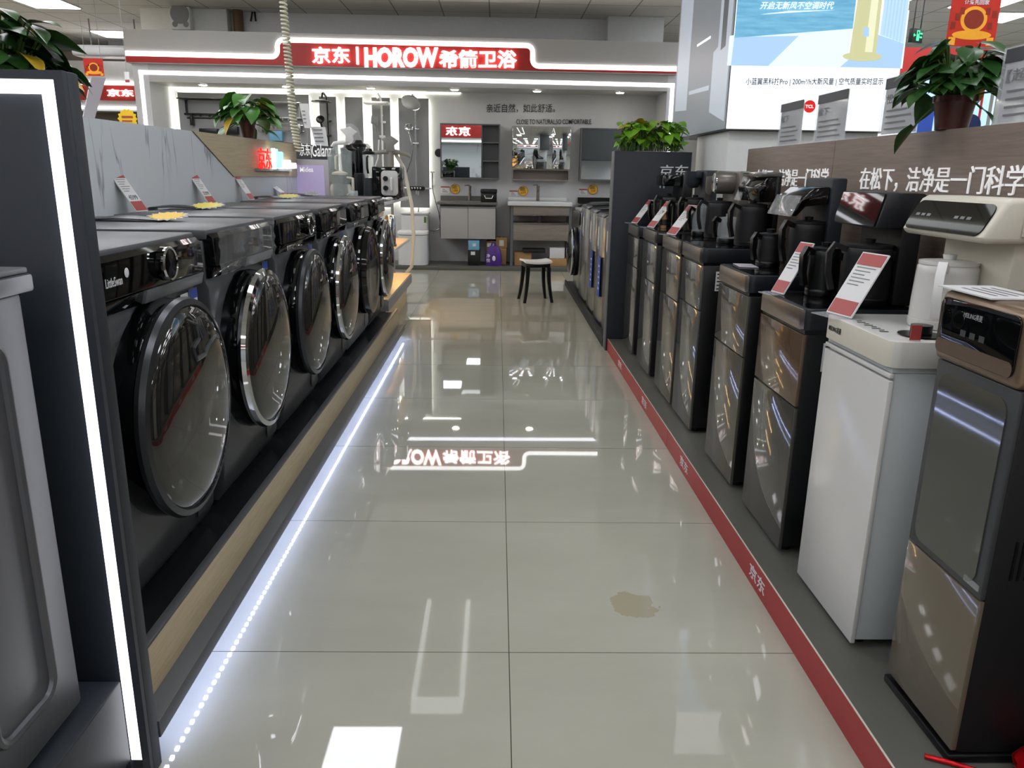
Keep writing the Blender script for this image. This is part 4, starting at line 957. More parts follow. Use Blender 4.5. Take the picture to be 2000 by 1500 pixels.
# acrylic holder on the marble board top
t = thing('sign_holder', 'grey leaning sign holder standing on the marble board behind the end panel', 'sign holder', (-1.58, 3.05, 1.408)); o_ = (-1.58, 3.05, 1.408)
a, c = PX(161, 229, -1.57), PX(183, 229, -1.57); d, e = PX(205, 152, -1.60), PX(177, 150, -1.60)
b = B(o_); b.slab([V3((-1.57, a.y, 1.4085)), V3((-1.57, c.y, 1.4085)), d, e], (1, 0, .1), .004); b.build('plate', 'skin', t)
b = B(o_); b.box(-1.6, -1.565, a.y, c.y, 1.4065, 1.4085); b.build('foot', 'acrylic', t)

# ================================================================== right: platform, tea bars
t = thing('display_platform', 'low grey platform with red front band under the tea bar machines', 'platform', (1.1, 2.8, 0)); o_ = (1.1, 2.8, 0)
B(o_).box(.769, 1.34, .1, 5.485, 0, .0885, .001).build('deck', 'platgrey', t)
b = B(o_); b.box(.7645, .7686, .1, 3.42, 0, .089); b.build('red_band', 'redstrip', t)
b = B(o_); b.box(.7645, .7686, 3.424, 4.70, 0, .089); b.build('red_band', 'redstrip', t)
b = B(o_); b.box(.7645, .7686, 4.704, 5.485, 0, .089); b.build('red_band', 'redstrip', t)
b = B(o_); b.box(.7643, .7683, .1, 5.485, .0886, .0905); b.build('edge_trim', 'cream', t)
for x0, x1, y0_, y1_ in ((1466, 1490, 1108, 1160), (1256, 1262, 762, 776), (1208, 1214, 700, 712), (1330, 1345, 868, 900)):
    ya, yb = PX(x0, y0_, .764).y, PX(x1, y1_, .764).y
    yc = (ya+yb)/2; w = .14
    b = B(o_); b.text('京东', (.7643, yc+w/2, .022), -EY, EZ, w, .045, .0008, .008); b.build('lettering', 'print_white', t)
# walnut back board with lettering
t = thing('back_board', 'brown walnut back board with white lettering behind the tea bar machines', 'display panel', (1.3, 2.2, .0)); o_ = (1.3, 2.2, .0)
B(o_).box(1.283, 1.338, .1, 3.16, .09, 1.378, .001).build('panel', 'walnut', t); B(o_).box(1.283, 1.338, 3.163, 4.26, .09, 1.378, .001).build('panel', 'walnut', t)
for Ya, Yb in ((2.90, 1.985), (4.08, 3.185), (1.7, .78)):
    b = B(o_); b.text('在松下，洁净是一门科学', (1.2825, Ya, 1.195), -EY, EZ, Ya-Yb, .078, .004, .0); b.build('lettering', 'letter_soft', t)
for Ya, Yb in ((2.65, 2.1), (3.85, 3.3)):
    b = B(o_); b.text('Panasonic', (1.2825, Ya, 1.135), -EY, EZ, Ya-Yb, .04, .01, .01); b.build('small_lettering', 'letter_soft', t)
def kettle(x, y, z, r, h, mt, label, hdir=(-1, -.25), lidm=None, group=None):
    t = thing('kettle', label, 'kettle', (x, y, z)); d = V3((hdir[0], hdir[1], 0)).normalized()
    B().lathe([(r*.98, 0), (r*1.02, .006), (r*1.02, .02), (r*.99, .022)], n=32).build('base_ring', 'black' if mt != 'whiteg' else 'whiteg', t)
    b = B(); b.lathe([(r, .0225), (r*1.0, .06), (r*.96, h*.8), (r*.95, h-.018), (r*.9, h-.012)], n=32)
    s = -d; b.prism([(-.018, h*.72), (.018, h*.72), (.026, h-.02), (-.026, h-.02)], 'x', r*.8, r*1.16, T=Matrix.Rotation(math.atan2(s.y, s.x), 4, 'Z'))
    b.build('body', mt, t)
    ld = B(); ld.lathe([(r*.93, h-.0115), (r*.93, h-.004), (r*.4, h), (.001, h)], n=32); ld = ld.build('lid', lidm or mt, t)
    B().lathe([(.014, h+.0005), (.016, h+.012), (.001, h+.014)], n=14).build('lid_knob', lidm or mt, ld)
    P = [d*(r*.9)+EZ*(h-.02), d*(r*1.4)+EZ*(h-.006), d*(r*1.6)+EZ*(h*.82), d*(r*1.56)+EZ*(h*.5), d*(r*1.35)+EZ*(h*.22)]
    hb = B(); sd = d.cross(EZ)
    vs = []; 
    for i, p in enumerate(P):
        tdir = (P[min(i+1, 4)]-P[max(i-1, 0)]).normalized(); nn = tdir.cross(sd).normalized(); hw, ht = .010, .008
        vs += [p+sd*hw+nn*ht, p-sd*hw+nn*ht, p-sd*hw-nn*ht, p+sd*hw-nn*ht]
    fs = [(4*i+k, 4*i+(k+1) % 4, 4*i+4+(k+1) % 4, 4*i+4+k) for i in range(4) for k in range(4)]+[(3, 2, 1, 0), (16, 17, 18, 19)]
    hb.add(vs, fs); hb.build('handle', 'black' if mt != 'whiteg' else 'white', t)
    return t
def teabar(y0, y1, xf, zt, label, glass, band, split, body='blackm', side='black', sticker=False, low=None):
    cx, cy = xf+.17, (y0+y1)/2; o_ = (cx, cy, .089); t = thing('tea_bar_machine', label, 'tea bar machine', o_); xb = xf+.335
    B(o_).box(xf+.012, xb, y0+.004, y1-.004, .112, zt-.075, .004).build('cabinet', side, t)
    B(o_).box(xf, xf+.0115, y0, y1, .105, split-.003, .002).build('lower_door', low or glass, t)
    B(o_).box(xf, xf+.0115, y0, y1, split+.003, zt-.076, .002).build('upper_door', glass, t)
    for yy in (y0+.05, y1-.05):
        for xx in (xf+.04, xb-.04): B(o_).cyl((xx, yy, .089), (xx, yy, .1115), .02, n=10).build('foot', 'black', t)
    b = B(o_); b.prism(rrect(xf-.008, xb, y0-.006, y1+.006, .03), 'z', zt-.062, zt, .003); tr = b.build('tray', [body, band], t)
    for p in tr.data.polygons:
        if p.normal.x < -.75: p.material_index = 1
    if body != 'whiteg':
        b = B(o_); b.prism(rrect(xf+.01, xb-.01, y0+.01, y1-.01, .02), 'z', zt+.0004, zt+.0025); b.build('tray_glass', 'blackg', t)
    B(o_).box(xf+.006, xb-.004, y0+.004, y1-.004, zt-.0745, zt-.0625).build('neck', side, t)
    if sticker: 
        sk = B(o_).box(xf+.065, xf+.115, y0+.0005, y0+.003, zt-.185, zt-.1).build('sticker', 'paper', t)
        b = B(o_)
        for k in range(5): b.box(xf+.07, xf+.105-.006*(k % 2), y0-.0006, y0+.0004, zt-.178+.016*k, zt-.172+.016*k)
        b.build('print', 'ink', sk)
    return t, o_, xb
G1 = 'tea bar'
# 1 farthest
def col(t, o_, y0, y1, x0, x1, z0, z1, mt): B(o_).box(x0, x1, y0, y1, z0, z1, .008).build('column', mt, t)
t, o_, xb = teabar(4.95, 5.33, .85, .922, 'black tea bar machine farthest away against the black divider', 'taupe2', 'dgrey', .66, low='taupe2', body='ktray')
col(t, o_, 5.0, 5.28, 1.12, xb, .9255, 1.245, 'black'); B(o_).box(1.0, 1.119, 5.02, 5.25, 1.172, 1.243, .012).build('head', 'blackg', t)
for yy in (5.08, 5.19): B(o_).cyl((1.02, yy, 1.172), (1.02, yy, 1.158), .008, n=10).build('tap', 'chrome', t)
kettle(1.05, 5.05, .9255, .06, .19, 'black', 'large black kettle on the farthest tea bar machine by the divider'); kettle(1.03, 5.2, .9255, .05, .15, 'blackm', 'smaller dark kettle beside the divider on the farthest tea bar machine')
t, o_, xb = teabar(4.38, 4.78, .85, .931, 'grey fronted tea bar machine second from the divider', 'greyglass', 'band', .64)
col(t, o_, 4.44, 4.7, 1.12, xb, .9345, 1.268, 'navy'); b = B(o_); b.lathe([(.001, 1.168), (.03, 1.172), (.045, 1.195), (.046, 1.262), (.001, 1.262)], c=(1.075, 4.57, 0), n=28); b.box(1.08, 1.1195, 4.52, 4.62, 1.225, 1.262, .006); b.build('head', 'navy', t)
B(o_).box(1.125, 1.15, 4.43, 4.439, 1.1, 1.16).build('tap_plate', 'chrome', t)
kettle(1.085, 4.52, .9345, .06, .185, 'blackm', 'black kettle on the grey tea bar machine second from the divider'); kettle(1.045, 4.69, .9345, .05, .16, 'black', 'smaller black kettle on the grey tea bar machine second from the divider')
t, o_, xb = teabar(3.79, 4.20, .85, .931, 'light taupe tea bar machine with a horizontal drum head', 'taupe', 'bandm', .63)
col(t, o_, 3.86, 4.14, 1.13, xb, .9345, 1.262, 'tgrey'); b = B(o_); b.lathe([(.05, 0), (.056, .012), (.056, .13), (.05, .14)], c=(1.04, 3.97, 1.207), axis='x', n=36); b.build('drum_head', 'tgrey', t)
B(o_).lathe([(.001, -.006), (.045, -.005), (.049, -.0005)], c=(1.04, 3.97, 1.207), axis='x', n=36).build('dial_glass', 'chrome', t)
b = B(o_); b.lathe([(.001, 1.145), (.022, 1.148), (.03, 1.165), (.03, 1.235), (.001, 1.236)], c=(1.06, 4.1, 0), n=24); b.box(1.07, 1.1295, 4.08, 4.12, 1.2, 1.23, .004); b.build('spout_cup', 'tgrey', t)
kettle(1.075, 3.98, .9345, .064, .185, 'blackm', 'black kettle wrapped in film on the light taupe tea bar machine', hdir=(-1, .1)); kettle(1.03, 4.12, .9345, .05, .15, 'clear', 'glass sided kettle with dark handle on the light taupe tea bar machine')
t, o_, xb = teabar(3.37, 3.74, .85, .933, 'dark taupe tea bar machine with a tall black side, fourth from the divider', 'greyglass', 'band', .66, sticker=True, body='ktray')
col(t, o_, 3.43, 3.68, 1.16, xb, .9365, 1.255, 'black'); b = B(o_); b.prism([(1.075, 1.19), (1.115, 1.235), (1.1595, 1.235), (1.1595, 1.13), (1.09, 1.13)], 'y', 3.42, 3.7, .006); b.build('head', 'blackg', t)
B(o_).box(1.09, xb, 3.425, 3.695, 1.236, 1.256, .006).build('top_cap', 'greyglass', t)
b = B(o_); b.slab([(1.07, 3.62, 1.13), (1.07, 3.72, 1.13), (1.108, 3.72, 1.245), (1.108, 3.66, 1.245)], (-1, 0, .2), .002); b.build('plastic_film', 'film', t)
kettle(1.09, 3.5, .9365, .068, .185, 'blackm', 'large black kettle on the dark taupe machine with the tall black side'); kettle(1.03, 3.64, .9365, .048, .12, 'clear', 'short glass kettle on the dark taupe machine with the tall black side')
t, o_, xb = teabar(2.72, 3.09, .85, .898, 'taupe tea bar machine under the black angled head in clear film', 'taupe', 'bandm', .60, body='ktray')
col(t, o_, 2.78, 3.03, 1.13, xb, .9015, 1.235, 'navy'); b = B(o_); b.prism([(1.0, 1.105), (1.03, 1.165), (1.07, 1.20), (1.1295, 1.205), (1.1295, 1.145), (1.05, 1.135), (1.02, 1.1)], 'y', 2.79, 3.02, .006); b.build('head', 'blackg', t)
b = B(o_); b.slab([(.998, 2.785, 1.1), (.998, 3.03, 1.1), (1.03, 3.03, 1.172), (1.03, 2.785, 1.172)], (-1, 0, .3), .003); b.build('plastic_film', 'film', t)
kettle(1.085, 2.84, .9015, .066, .185, 'blackm', 'tall black kettle under the film wrapped black head'); kettle(1.0, 2.98, .9015, .045, .13, 'blackm', 'short black kettle standing left of the tall one under the film wrapped head')
t, o_, xb = teabar(2.195, 2.57, .85, .867, 'bronze fronted tea bar machine under the tilted black glass screen', 'bronze', 'bandm', .57, low='taupe2', body='ktray', sticker=True)
col(t, o_, 2.25, 2.51, 1.125, xb, .8705, 1.195, 'blackm'); b = B(o_); b.prism([(1.04, 1.096), (1.064, 1.196), (1.15, 1.196), (1.124, 1.096)], 'y', 2.235, 2.525, .006); hd = b.build('head', 'ktray', t)
b = B(o_); b.slab([(1.0395, 2.243, 1.101), (1.0395, 2.517, 1.101), (1.0612, 2.517, 1.192), (1.0612, 2.243, 1.192)], (-1, 0, .22), .003); b.build('screen', 'darkglass', hd)
kettle(1.06, 2.30, .8705, .07, .18, 'blackm', 'large black kettle behind the nearest red price card', hdir=(-1, .15)); kettle(1.0, 2.46, .8705, .05, .155, 'black', 'slim black kettle with tall handle behind the bronze machine price card')
t, o_, xb = teabar(1.69, 2.05, .855, .880, 'white tea bar machine with a white front door', 'whiteg', 'cream', .79, body='whiteg', side='sidegrey')
b = B(o_); b.text('MEILING美菱', (.8465, 2.02, .842), -EY, EZ, .075, .016, .0006, .01); b.build('logo', 'ink', t)
col(t, o_, 1.73, 2.01, 1.115, xb, .8805, 1.185, 'cream'); b = B(o_); b.prism([(1.022, 1.098), (1.016, 1.112), (1.056, 1.188), (1.07, 1.196), (1.17, 1.196), (1.15, 1.1)], 'y', 1.695, 2.045, .012, 3); hd = b.build('head', 'cream', t)
b = B(o_); nn = V3((-.089, 0, .047)).normalized()
pl = rrect(1.708, 2.032, 0, .082, .022)
b.slab([V3((1.0155, 0, 1.1125))+V3((.04*v/.0859*.95, u, .0765*v/.0859*.95)) for u, v in pl], (-.886, 0, .463), .003); b.build('screen', 'darkglass', hd)
b = B(o_)
for k, yy in enumerate((2.0, 1.975, 1.95, 1.83, 1.805, 1.78)): b.slab([V3((1.0155, yy+s_, 1.1125))+V3((.04*v, 0, .0765*v))+V3((-.003, 0, .0015)) for s_, v in ((.008, .42), (-.008, .42), (-.008, .5), (.008, .5))], (-.886, 0, .463), .0008)
b.build('screen_icons', 'inkgrey', hd)
B(o_).box(1.10, 1.145, 1.689, 1.6945, 1.115, 1.18, .002).build('side_plate', 'cream', hd)
b = B(o_); b.lathe([(.045, .8815), (.05, .884), (.001, .886)], c=(.95, 1.76, 0), n=24); b.lathe([(.024, .886), (.024, .906), (.001, .907)], c=(.95, 1.76, 0), n=20); b.build('boiler_base', 'black', t)
b = B(o_)
for k in range(8): b.box(.875+.008*(k % 2), .895, 1.80+.02*k, 1.806+.02*k, .8803, .8812)
b.build('tray_icons', 'ink', t)
kettle(1.06, 1.88, .8815, .072, .165, 'whiteg', 'white kettle with white lid on the white tea bar machine', hdir=(-.75, -1))
t = thing('label_tag', 'small red tag standing on the white tray beside the bronze dispenser', 'tag', (.905, 1.70, .8812)); B().box(-.012, .012, -.0015, .0015, 0, .035).build('tag_card', 'pricered', t); B().box(-.012, .012, -.004, .004, -.0, .0005).build('foot', 'white', t)
# bronze dispenser
y0, y1, xf = 1.30, 1.565, .885; xb = xf+.36
o_ = (xf+.18, (y0+y1)/2, .089); t = thing('water_dispenser', 'tall bronze and black water dispenser, nearest on the right', 'water dispenser', o_)
B(o_).box(xf+.012, xb, y0+.003, y1-.003, .108, .872, .008).build('cabinet', 'blackm', t)
B(o_).box(xf-.004, xb, y0-.002, y1+.002, .089, .1075, .004).build('base', 'black', t)
B(o_).box(xf, xf+.0115, y0, y1, .118, .455, .002).build('lower_door', 'bronzeg' if 'bronzeg' in M else 'taupe', t)
d = B(o_).box(xf, xf+.0115, y0, y1, .458, .872, .003).build('upper_door', 'dgrey', t)
b = B(o_); b.prism(rrect(y0+.022, y1-.022, .475, .85, .03), 'x', xf-.003, xf-.0004); b.build('window', 'glassw' if 'glassw' in M else 'greyglass', d)
B(o_).box(xf-.0055, xf-.003, y0+.004, y0+.05, .475, .487).build('tape', 'film', d)
b = B(o_); b.box(xf-.012, xb, y0-.006, y1+.006, .8725, 1.018, .018, 4); hd = b.build('head', 'goldm', t)
b = B(o_); b.prism(rrect(y0+.008, y1-.008, .892, 1.005, .018), 'x', xf-.016, xf-.0122, .001); pn = b.build('display', 'darkglass', hd)
b = B(o_); b.prism(rrect(y0+.010, y1-.010, .8935, .921, .012), 'x', xf-.0168, xf-.0162); b.build('display_band', 'goldm', pn)
b = B(o_); b.text('MEILING美菱', (xf-.0164, y1-.09, .975), -EY, EZ, .06, .012, .0005, .01); b.build('logo', 'lgrey', pn)
b = B(o_)
for k in range(3): b.box(xf-.0166, xf-.0163, y1-.105-.03*k, y1-.088-.03*k, .938, .950)
b.build('icons', 'dgrey', pn)
b = B(o_)
for k in range(4): b.box(xf+.05+.014*k, xf+.055+.014*k, y0+.0005, y0+.003, .50, .58)
b.build('side_vents', 'black', t)
t = thing('clear_lid', 'clear plastic lid standing on top of the bronze dispenser', 'lid', (1.02, 1.37, 1.0185))
B().lathe([(.055, 0), (.06, .006), (.06, .02), (.05, .032), (.001, .036)], n=32).build('lid', 'clear', t); B().lathe([(.03, .0365), (.034, .042), (.001, .044)], n=24).build('grip', 'clear', t)
t = thing('price_card', 'flat clear wrapped price card lying on top of the bronze dispenser', 'price card', (.93, 1.5, 1.0185)); b = B(); b.slab([(-.055, -.09, .0005), (.06, -.09, .0005), (.06, .09, .0005), (-.055, .09, .0005)], EZ, .003); b.build('card', 'paper', t)
b = B()
for k in range(4): b.box(-.03+.02*k, -.024+.02*k, -.06, .05, .0036, .0042)
b.build('print', 'inkgrey', t)
# price cards on the right-hand machines
for (bx, by), zt, hh, ww, tl, lb in (((.875, 5.27), .926, .19, .09, 38, 'narrow price card farthest right row, against the black divider'), ((.875, 4.70), .935, .19, .09, 38, 'price card on the grey tea bar machine second from the divider'), ((.875, 4.13), .935, .19, .1, 38, 'price card on the light taupe tea bar machine'), ((.868, 2.48), .871, .185, .07, 30, 'price card in glare on the bronze fronted tea bar machine'), ((.868, 2.015), .8815, .185, .10, 30, 'large price card with red header on the white tea bar machine')):
    price_card((bx, by, zt), hh, ww, tl, (-1, -.25), lb, '¥899' if False else None)
b = B((.93, 3.0, .9015)); b.slab([(.88, 2.94, .902), (.95, 2.93, .902), (.96, 3.05, .902), (.89, 3.06, .902)], EZ, .002); tag(b.build('flat_card', 'skin'), 'flat grey card lying on the taupe machine tray', 'card')
# small drinks can on the second machine
t = thing('drink_bottle', 'small bottle with orange label on the tray beside the second price card', 'bottle', (.95, 4.8-.1, .9345)); B().lathe([(.02, 0), (.021, .06), (.012, .085), (.011, .1), (.001, .1)], n=16).build('bottle', 'card', t); B().lathe([(.0212, .015), (.0216, .05)], n=16).build('label', 'ink', t)
# acrylic posters on the walnut board
for ya, yb, txts, lb in ((3.9, 3.6, '松下', 'farthest acrylic poster stand on the walnut board'), (3.455, 3.145, '松下', 'acrylic poster stand right of the red round logo on the walnut board'), (2.865, 2.605, '松下', 'acrylic poster stand just left of the brown plant pot'), (2.205, 1.85, '【超大', 'acrylic poster stand right of the brown plant pot, cut off by the right edge')):
    o_ = (1.31, (ya+yb)/2, 1.3785); t = thing('poster_stand', lb, 'poster stand', o_, None)
    B(o_).box(1.308, 1.311, yb, ya, 1.380, 1.575).build('plate', 'acrylic', t)
    B(o_).box(1.3115, 1.3125, yb+.012, ya-.012, 1.385, 1.57).build('sheet', 'sheet' if 'sheet' in M else 'skin', t)
    b = B(o_); b.box(1.3068, 1.3078, yb+.012, ya-.012, 1.535, 1.57); b.build('header', 'navyh' if 'navyh' in M else 'navyf', t)
    b = B(o_); b.text(txts, (1.3068, ya-.03, 1.485), -EY, EZ, .05*len(txts), .032, .0006, .0)
    for k in range(4): b.box(1.3068, 1.3076, yb+.05+.03*(k % 2), ya-.04, 1.40+.02*k, 1.405+.02*k)
    b.build('print', 'inkgrey', t)
    B(o_).box(1.285, 1.335, yb, ya, 1.3785, 1.3798).build('foot', 'acrylic', t)
# red straw and foil at the bottom right corner
b = B((.88, 1.29, .09)); b.tube([(.843, 1.313, .0945), (.90, 1.287, .0945), (.98, 1.24, .0945)], .0055, 10); tag(b.build('red_straw', 'redfoil'), 'red plastic straw on the grey platform at the bottom right', 'straw')
b = B((1.03, 1.24, .089)); rn = random.Random(9)
vs = []; 
b.sph((1.035, 1.245, .125), (.05, .05, .036), 20, 12)
b.v = [v+V3((rn.uniform(-.004, .004), rn.uniform(-.004, .004), rn.uniform(-.002, .004))) for v in b.v]
tag(b.build('red_foil', 'redfoil', sharp=20), 'crumpled red foil ball at the bottom right corner', 'foil')
# ================================================================== divider, right washer row
t = thing('divider_panel', 'black upright divider panel with white lettering at the end of the tea bar row', 'display panel', (1.0, 5.52, 0)); o_ = (1.0, 5.52, 0)
B(o_).box(.756, 1.283, 5.49, 5.615, .0, 1.394, .002).build('board', 'navy', t); B(o_).box(.749, .7555, 5.488, 5.615, .0, 1.394, .001).build('edge_strip', 'mgrey', t)
b = B(o_); ltext(b, '京东', 1285, 1342, 322, 348, 5.4895, .012, .006, .15); b.build('lettering', 'print_white', t)
pothos('pothos', 'bright green pothos growing along the top of the black divider', (1.0, 5.56, 1.3945), None, 170, (.23, .055), .2, 'leafb', 21, .072)
t = thing('sign_holder', 'clear upright acrylic holder among the bright leaves on the divider', 'sign holder', (1.16, 5.6, 1.391)); B().box(-.035, .035, 0, .004, 0, .15).build('plate', 'clear', t); B().box(-.035, .035, 0, .05, -.0, .002).build('foot', 'clear', t)
t = thing('sign_holder', 'clear acrylic holder at the right end of the divider top', 'sign holder', (1.25, 5.6, 1.391)); B().box(-.028, .028, 0, .004, 0, .11).build('plate', 'clear', t); B().box(-.028, .028, 0, .05, -.0, .002).build('foot', 'clear', t)
# row platform
o_ = (1.1, 7.25, 0); b = B(o_); b.box(.744, 1.5, 5.62, 8.95, 0, .045, .004); b.box(.744, .76, 5.62, 8.95, .0455, .06); tag(b.build('washer_platform', 'blackm'), 'low black platform under the silver washing machines beyond the divider', 'platform')
def toploader(y0, y1, h, label, sticker, low=False):
    xf = .785; cy = (y0+y1)/2; o_ = (xf+.28, cy, .046); t = thing('washing_machine', label, 'washing machine', o_); w = (y1-y0)/2
    b = B(o_)
    P = [(xf+.55, y0), (xf+.55, y1), (xf+.03, y1), (xf+.008, y1-.03), (xf, cy), (xf+.008, y0+.03), (xf+.03, y0)]
    b.prism(P, 'z', .07, .046+h*.93, .006); b.build('cabinet', 'silver', t)
    B(o_).box(xf+.02, xf+.54, y0+.01, y1-.01, .05, .0695).build('skirt', 'black', t)
    for yy in (y0+.05, y1-.05):
        for xx in (xf+.06, xf+.5): B(o_).cyl((xx, yy, .0455), (xx, yy, .05), .018, n=10).build('foot', 'black', t)
    z = .046+h*.93
    b = B(o_); b.prism([(xf+.0, z+.001), (xf+.55, z+.001), (xf+.55, z+.07), (xf+.36, z+.075), (xf+.3, z+.04), (xf+.03, z+.02)], 'y', y0+.002, y1-.002, .006); b.build('top_frame', 'titand', t)
    b = B(o_); b.slab([(xf+.05, y0+.03, z+.0225), (xf+.05, y1-.03, z+.0225), (xf+.29, y1-.03, z+.0395), (xf+.29, y0+.03, z+.0395)], (-.07, 0, 1), .008); b.build('lid', 'darkglass', t)
    s = B(o_).box(xf-.003, xf+.002, cy-.03, cy+.02, z-.26, z-.04).build('energy_label', 'paper', t)
    B(o_).box(xf-.004, xf-.0031, cy-.03, cy+.02, z-.08, z-.04).build('label_header', 'bluesticker', s)
    B(o_).box(xf-.004, xf-.0031, cy-.03, cy+.02, z-.26, z-.235).build('label_footer', 'bluesticker', s)
    if sticker:
        k = B(o_).box(xf-.006, xf-.0031, y0+.02, y0+.17, .28, .60).build('big_sticker', 'bluesticker', t)
        b = B(o_)
        for q_ in range(5): b.box(xf-.0068, xf-.0062, y0+.05, y0+.12-.02*(q_ % 2), .34+.045*q_, .355+.045*q_)
        b.build('sticker_print', 'print_white', k)
    return t
toploader(5.64, 6.10, .93, 'silver top loading washing machine nearest, right behind the divider', False)
toploader(6.16, 6.64, .93, 'silver top loading washing machine with a big blue sticker, nearer of the two', True)
toploader(6.70, 7.20, .94, 'silver top loading washing machine with a big blue sticker, farther of the two', True)
toploader(7.28, 7.86, .95, 'silver top loading washing machine next to the front loader', False)
# front loader facing the aisle
xf = .80; y0, y1 = 7.96, 8.56; cy = (y0+y1)/2; o_ = (xf+.28, cy, .046); t = thing('washing_machine', 'silver front loading washing machine at the far end of the right row', 'washing machine', o_)
B(o_).box(xf, xf+.56, y0, y1, .062, .87, .01).build('cabinet', 'silver', t)
for yy in (y0+.05, y1-.05):
    for xx in (xf+.06, xf+.5): B(o_).cyl((xx, yy, .0455), (xx, yy, .0615), .018, n=10).build('foot', 'black', t)
B(o_).box(xf-.004, xf+.565, y0-.003, y1+.003, .8705, .895, .006).build('top_lid', 'lgrey', t)
B(o_).box(xf-.02, xf-.0005, y0+.005, y1-.005, .74, .86, .006).build('control_panel', 'titand', t)
B(o_).lathe([(.25, -.001), (.255, -.02), (.245, -.045), (.22, -.05)], c=(xf, cy, .45), axis='x', n=48).build('door_flange', 'black', t)
d = B(o_).lathe([(.225, -.0505), (.25, -.052), (.255, -.065), (.24, -.075)], c=(xf, cy, .45), axis='x', n=48).build('door_ring', 'chrome', t)
B(o_).lathe([(.2395, -.07), (.2, -.09), (.1, -.1), (.001, -.102)], c=(xf, cy, .45), axis='x', n=48).build('door_glass', 'darkglass', d)
b = B(o_); b.box(xf-.003, xf-.0005, y0+.02, y0+.06, .56, .70); b.build('energy_label', 'bluesticker', t)
B(o_).lathe([(.33, .897), (.3, .93), (.2, .96), (.05, .97)], c=(xf+.28, cy, 0), n=14, sc=(.8, .85)).build('plastic_cover', 'film', t)

# ================================================================== pillar with light box
st(B().box(1.375, 2.3, 4.97, 5.75, 0, 1.509, .002).build('wall_pillar', 'wall'))
LY = 4.9; LX = 1.332; o_ = (1.85, 5.6, 1.512)
t = thing('light_box', 'large hanging light box with a blue air conditioner advert around the pillar', 'light box', o_)
zt = 3.0
B(o_).box(LX, 2.352, LY+.006, 6.38, 1.512, zt, .002).build('box', 'mgrey', t)
def em(key, c, e): mk(key, c, .35, emit=e, spec=.5); return key
em('ad_white', 'f3f8fd', .5); em('ad_floor', 'd5e5f6', .42); em('ad_blue', 'a5c6ea', .36); em('ad_wall', 'b5d2ee', .36); em('ad_gold', 'c4c496', .36); em('ad_gold2', 'e2e2be', .36); em('ad_navy', '16234a', .0); em('ad_red', 'd9231f', .25); em('ad_side', '8a9299', .14); em('ad_side2', 'b4bfca', .24); em('ad_side3', '5d6368', .1)
mw, nt, bs = node_mat('ad_water'); tc = N(nt, 'ShaderNodeTexCoord'); mp = N(nt, 'ShaderNodeMapping'); mp.inputs['Scale'].default_value = (3, 1, 26); nt.links.new(tc.outputs['Object'], mp.inputs[0]); nz = N(nt, 'ShaderNodeTexNoise'); nz.inputs['Scale'].default_value = 2.2; nz.inputs['Detail'].default_value = 6; nt.links.new(mp.outputs[0], nz.inputs['Vector'])
cw = mix(nt, nz.outputs[0], lin('2e86b4'), lin('8cc6de')); nt.links.new(cw, bs.inputs['Base Color']); nt.links.new(cw, bs.inputs['Emission Color']); bs.inputs['Emission Strength'].default_value = .36; M['ad_water'] = mw
def pp(x, y, Y=LY): v = PY(x, y, Y); return (v.x, v.z)
b = B(o_); b.box(LX+.004, 2.348, LY, LY+.0055, 1.517, zt-.004); fp = b.build('front_print', 'ad_white', t)
def art(name, poly, mt, lay, parent=None):
    b = B(o_); b.prism(poly, 'y', LY-.0012*lay, LY-.0012*lay+.0009); return b.build(name, mt, parent or fp)
art('print_floor', [pp(1420, 128), pp(1762, 134), pp(1776, 20), pp(1425, 70)], 'ad_floor', 1)
art('print_floor_shade', [pp(1427, 128), pp(1500, 129), pp(1560, 70), pp(1434, 72)], 'ad_blue', 2)
art('print_floor_shade', [pp(1640, 131), pp(1758, 134), pp(1765, 85), pp(1715, 68)], 'ad_blue', 2)
x1, z1 = pp(1434, 74); x2, z2 = pp(1665, 56)
art('print_water', [(x1, z1), (x2, z2), (x2, 2.62), (x1, 2.62)], 'ad_water', 3)
x1, z1 = pp(1718, 68); x2, z2 = pp(1764, 84)
art('print_wall', [(x1, z1), (x2, z2), (2.34, 2.62), (x1, 2.62)], 'ad_wall', 3)
b = B(o_)
for k in range(6): xx = x1+.02+.02*k; b.box(xx, xx+.006, LY-.0055, LY-.0047, z1-.01*k+.0, 2.62)
b.build('print_slats', 'ad_blue', fp)
xa, xb_ = pp(1667, 60)[0], pp(1712, 60)[0]; zb = pp(1690, 118)[1]
art('print_tower', [(xa-.01, zb+.04), (xb_+.012, zb+.04), (xb_, 2.62), (xa+.012, 2.62)], 'ad_gold', 5)
art('print_tower_light', [((xa+xb_)/2+.012, zb+.045), (xb_-.012, zb+.045), (xb_-.018, 2.6), ((xa+xb_)/2+.012, 2.6)], 'ad_gold2', 6)
b = B(o_); b.lathe([(.001, 0), (.118, 0), (.118, .001)], c=((xa+xb_)/2, LY-.0075, zb+.02), axis='y', n=32, sc=(1, .22)); b.build('print_base', 'ad_gold', fp)
art('print_display', [pp(1685, 72), pp(1696, 72), pp(1696, 54), pp(1685, 54)], 'ad_blue', 7)
b = B(o_); ltext(b, '小蓝翼黑科技Pro | 200m³/h大新风量 | 空气质量实时显示', 1456, 1724, 152, 168, LY-.0012, .001, .008); b.build('print_text', 'ad_navy', fp)
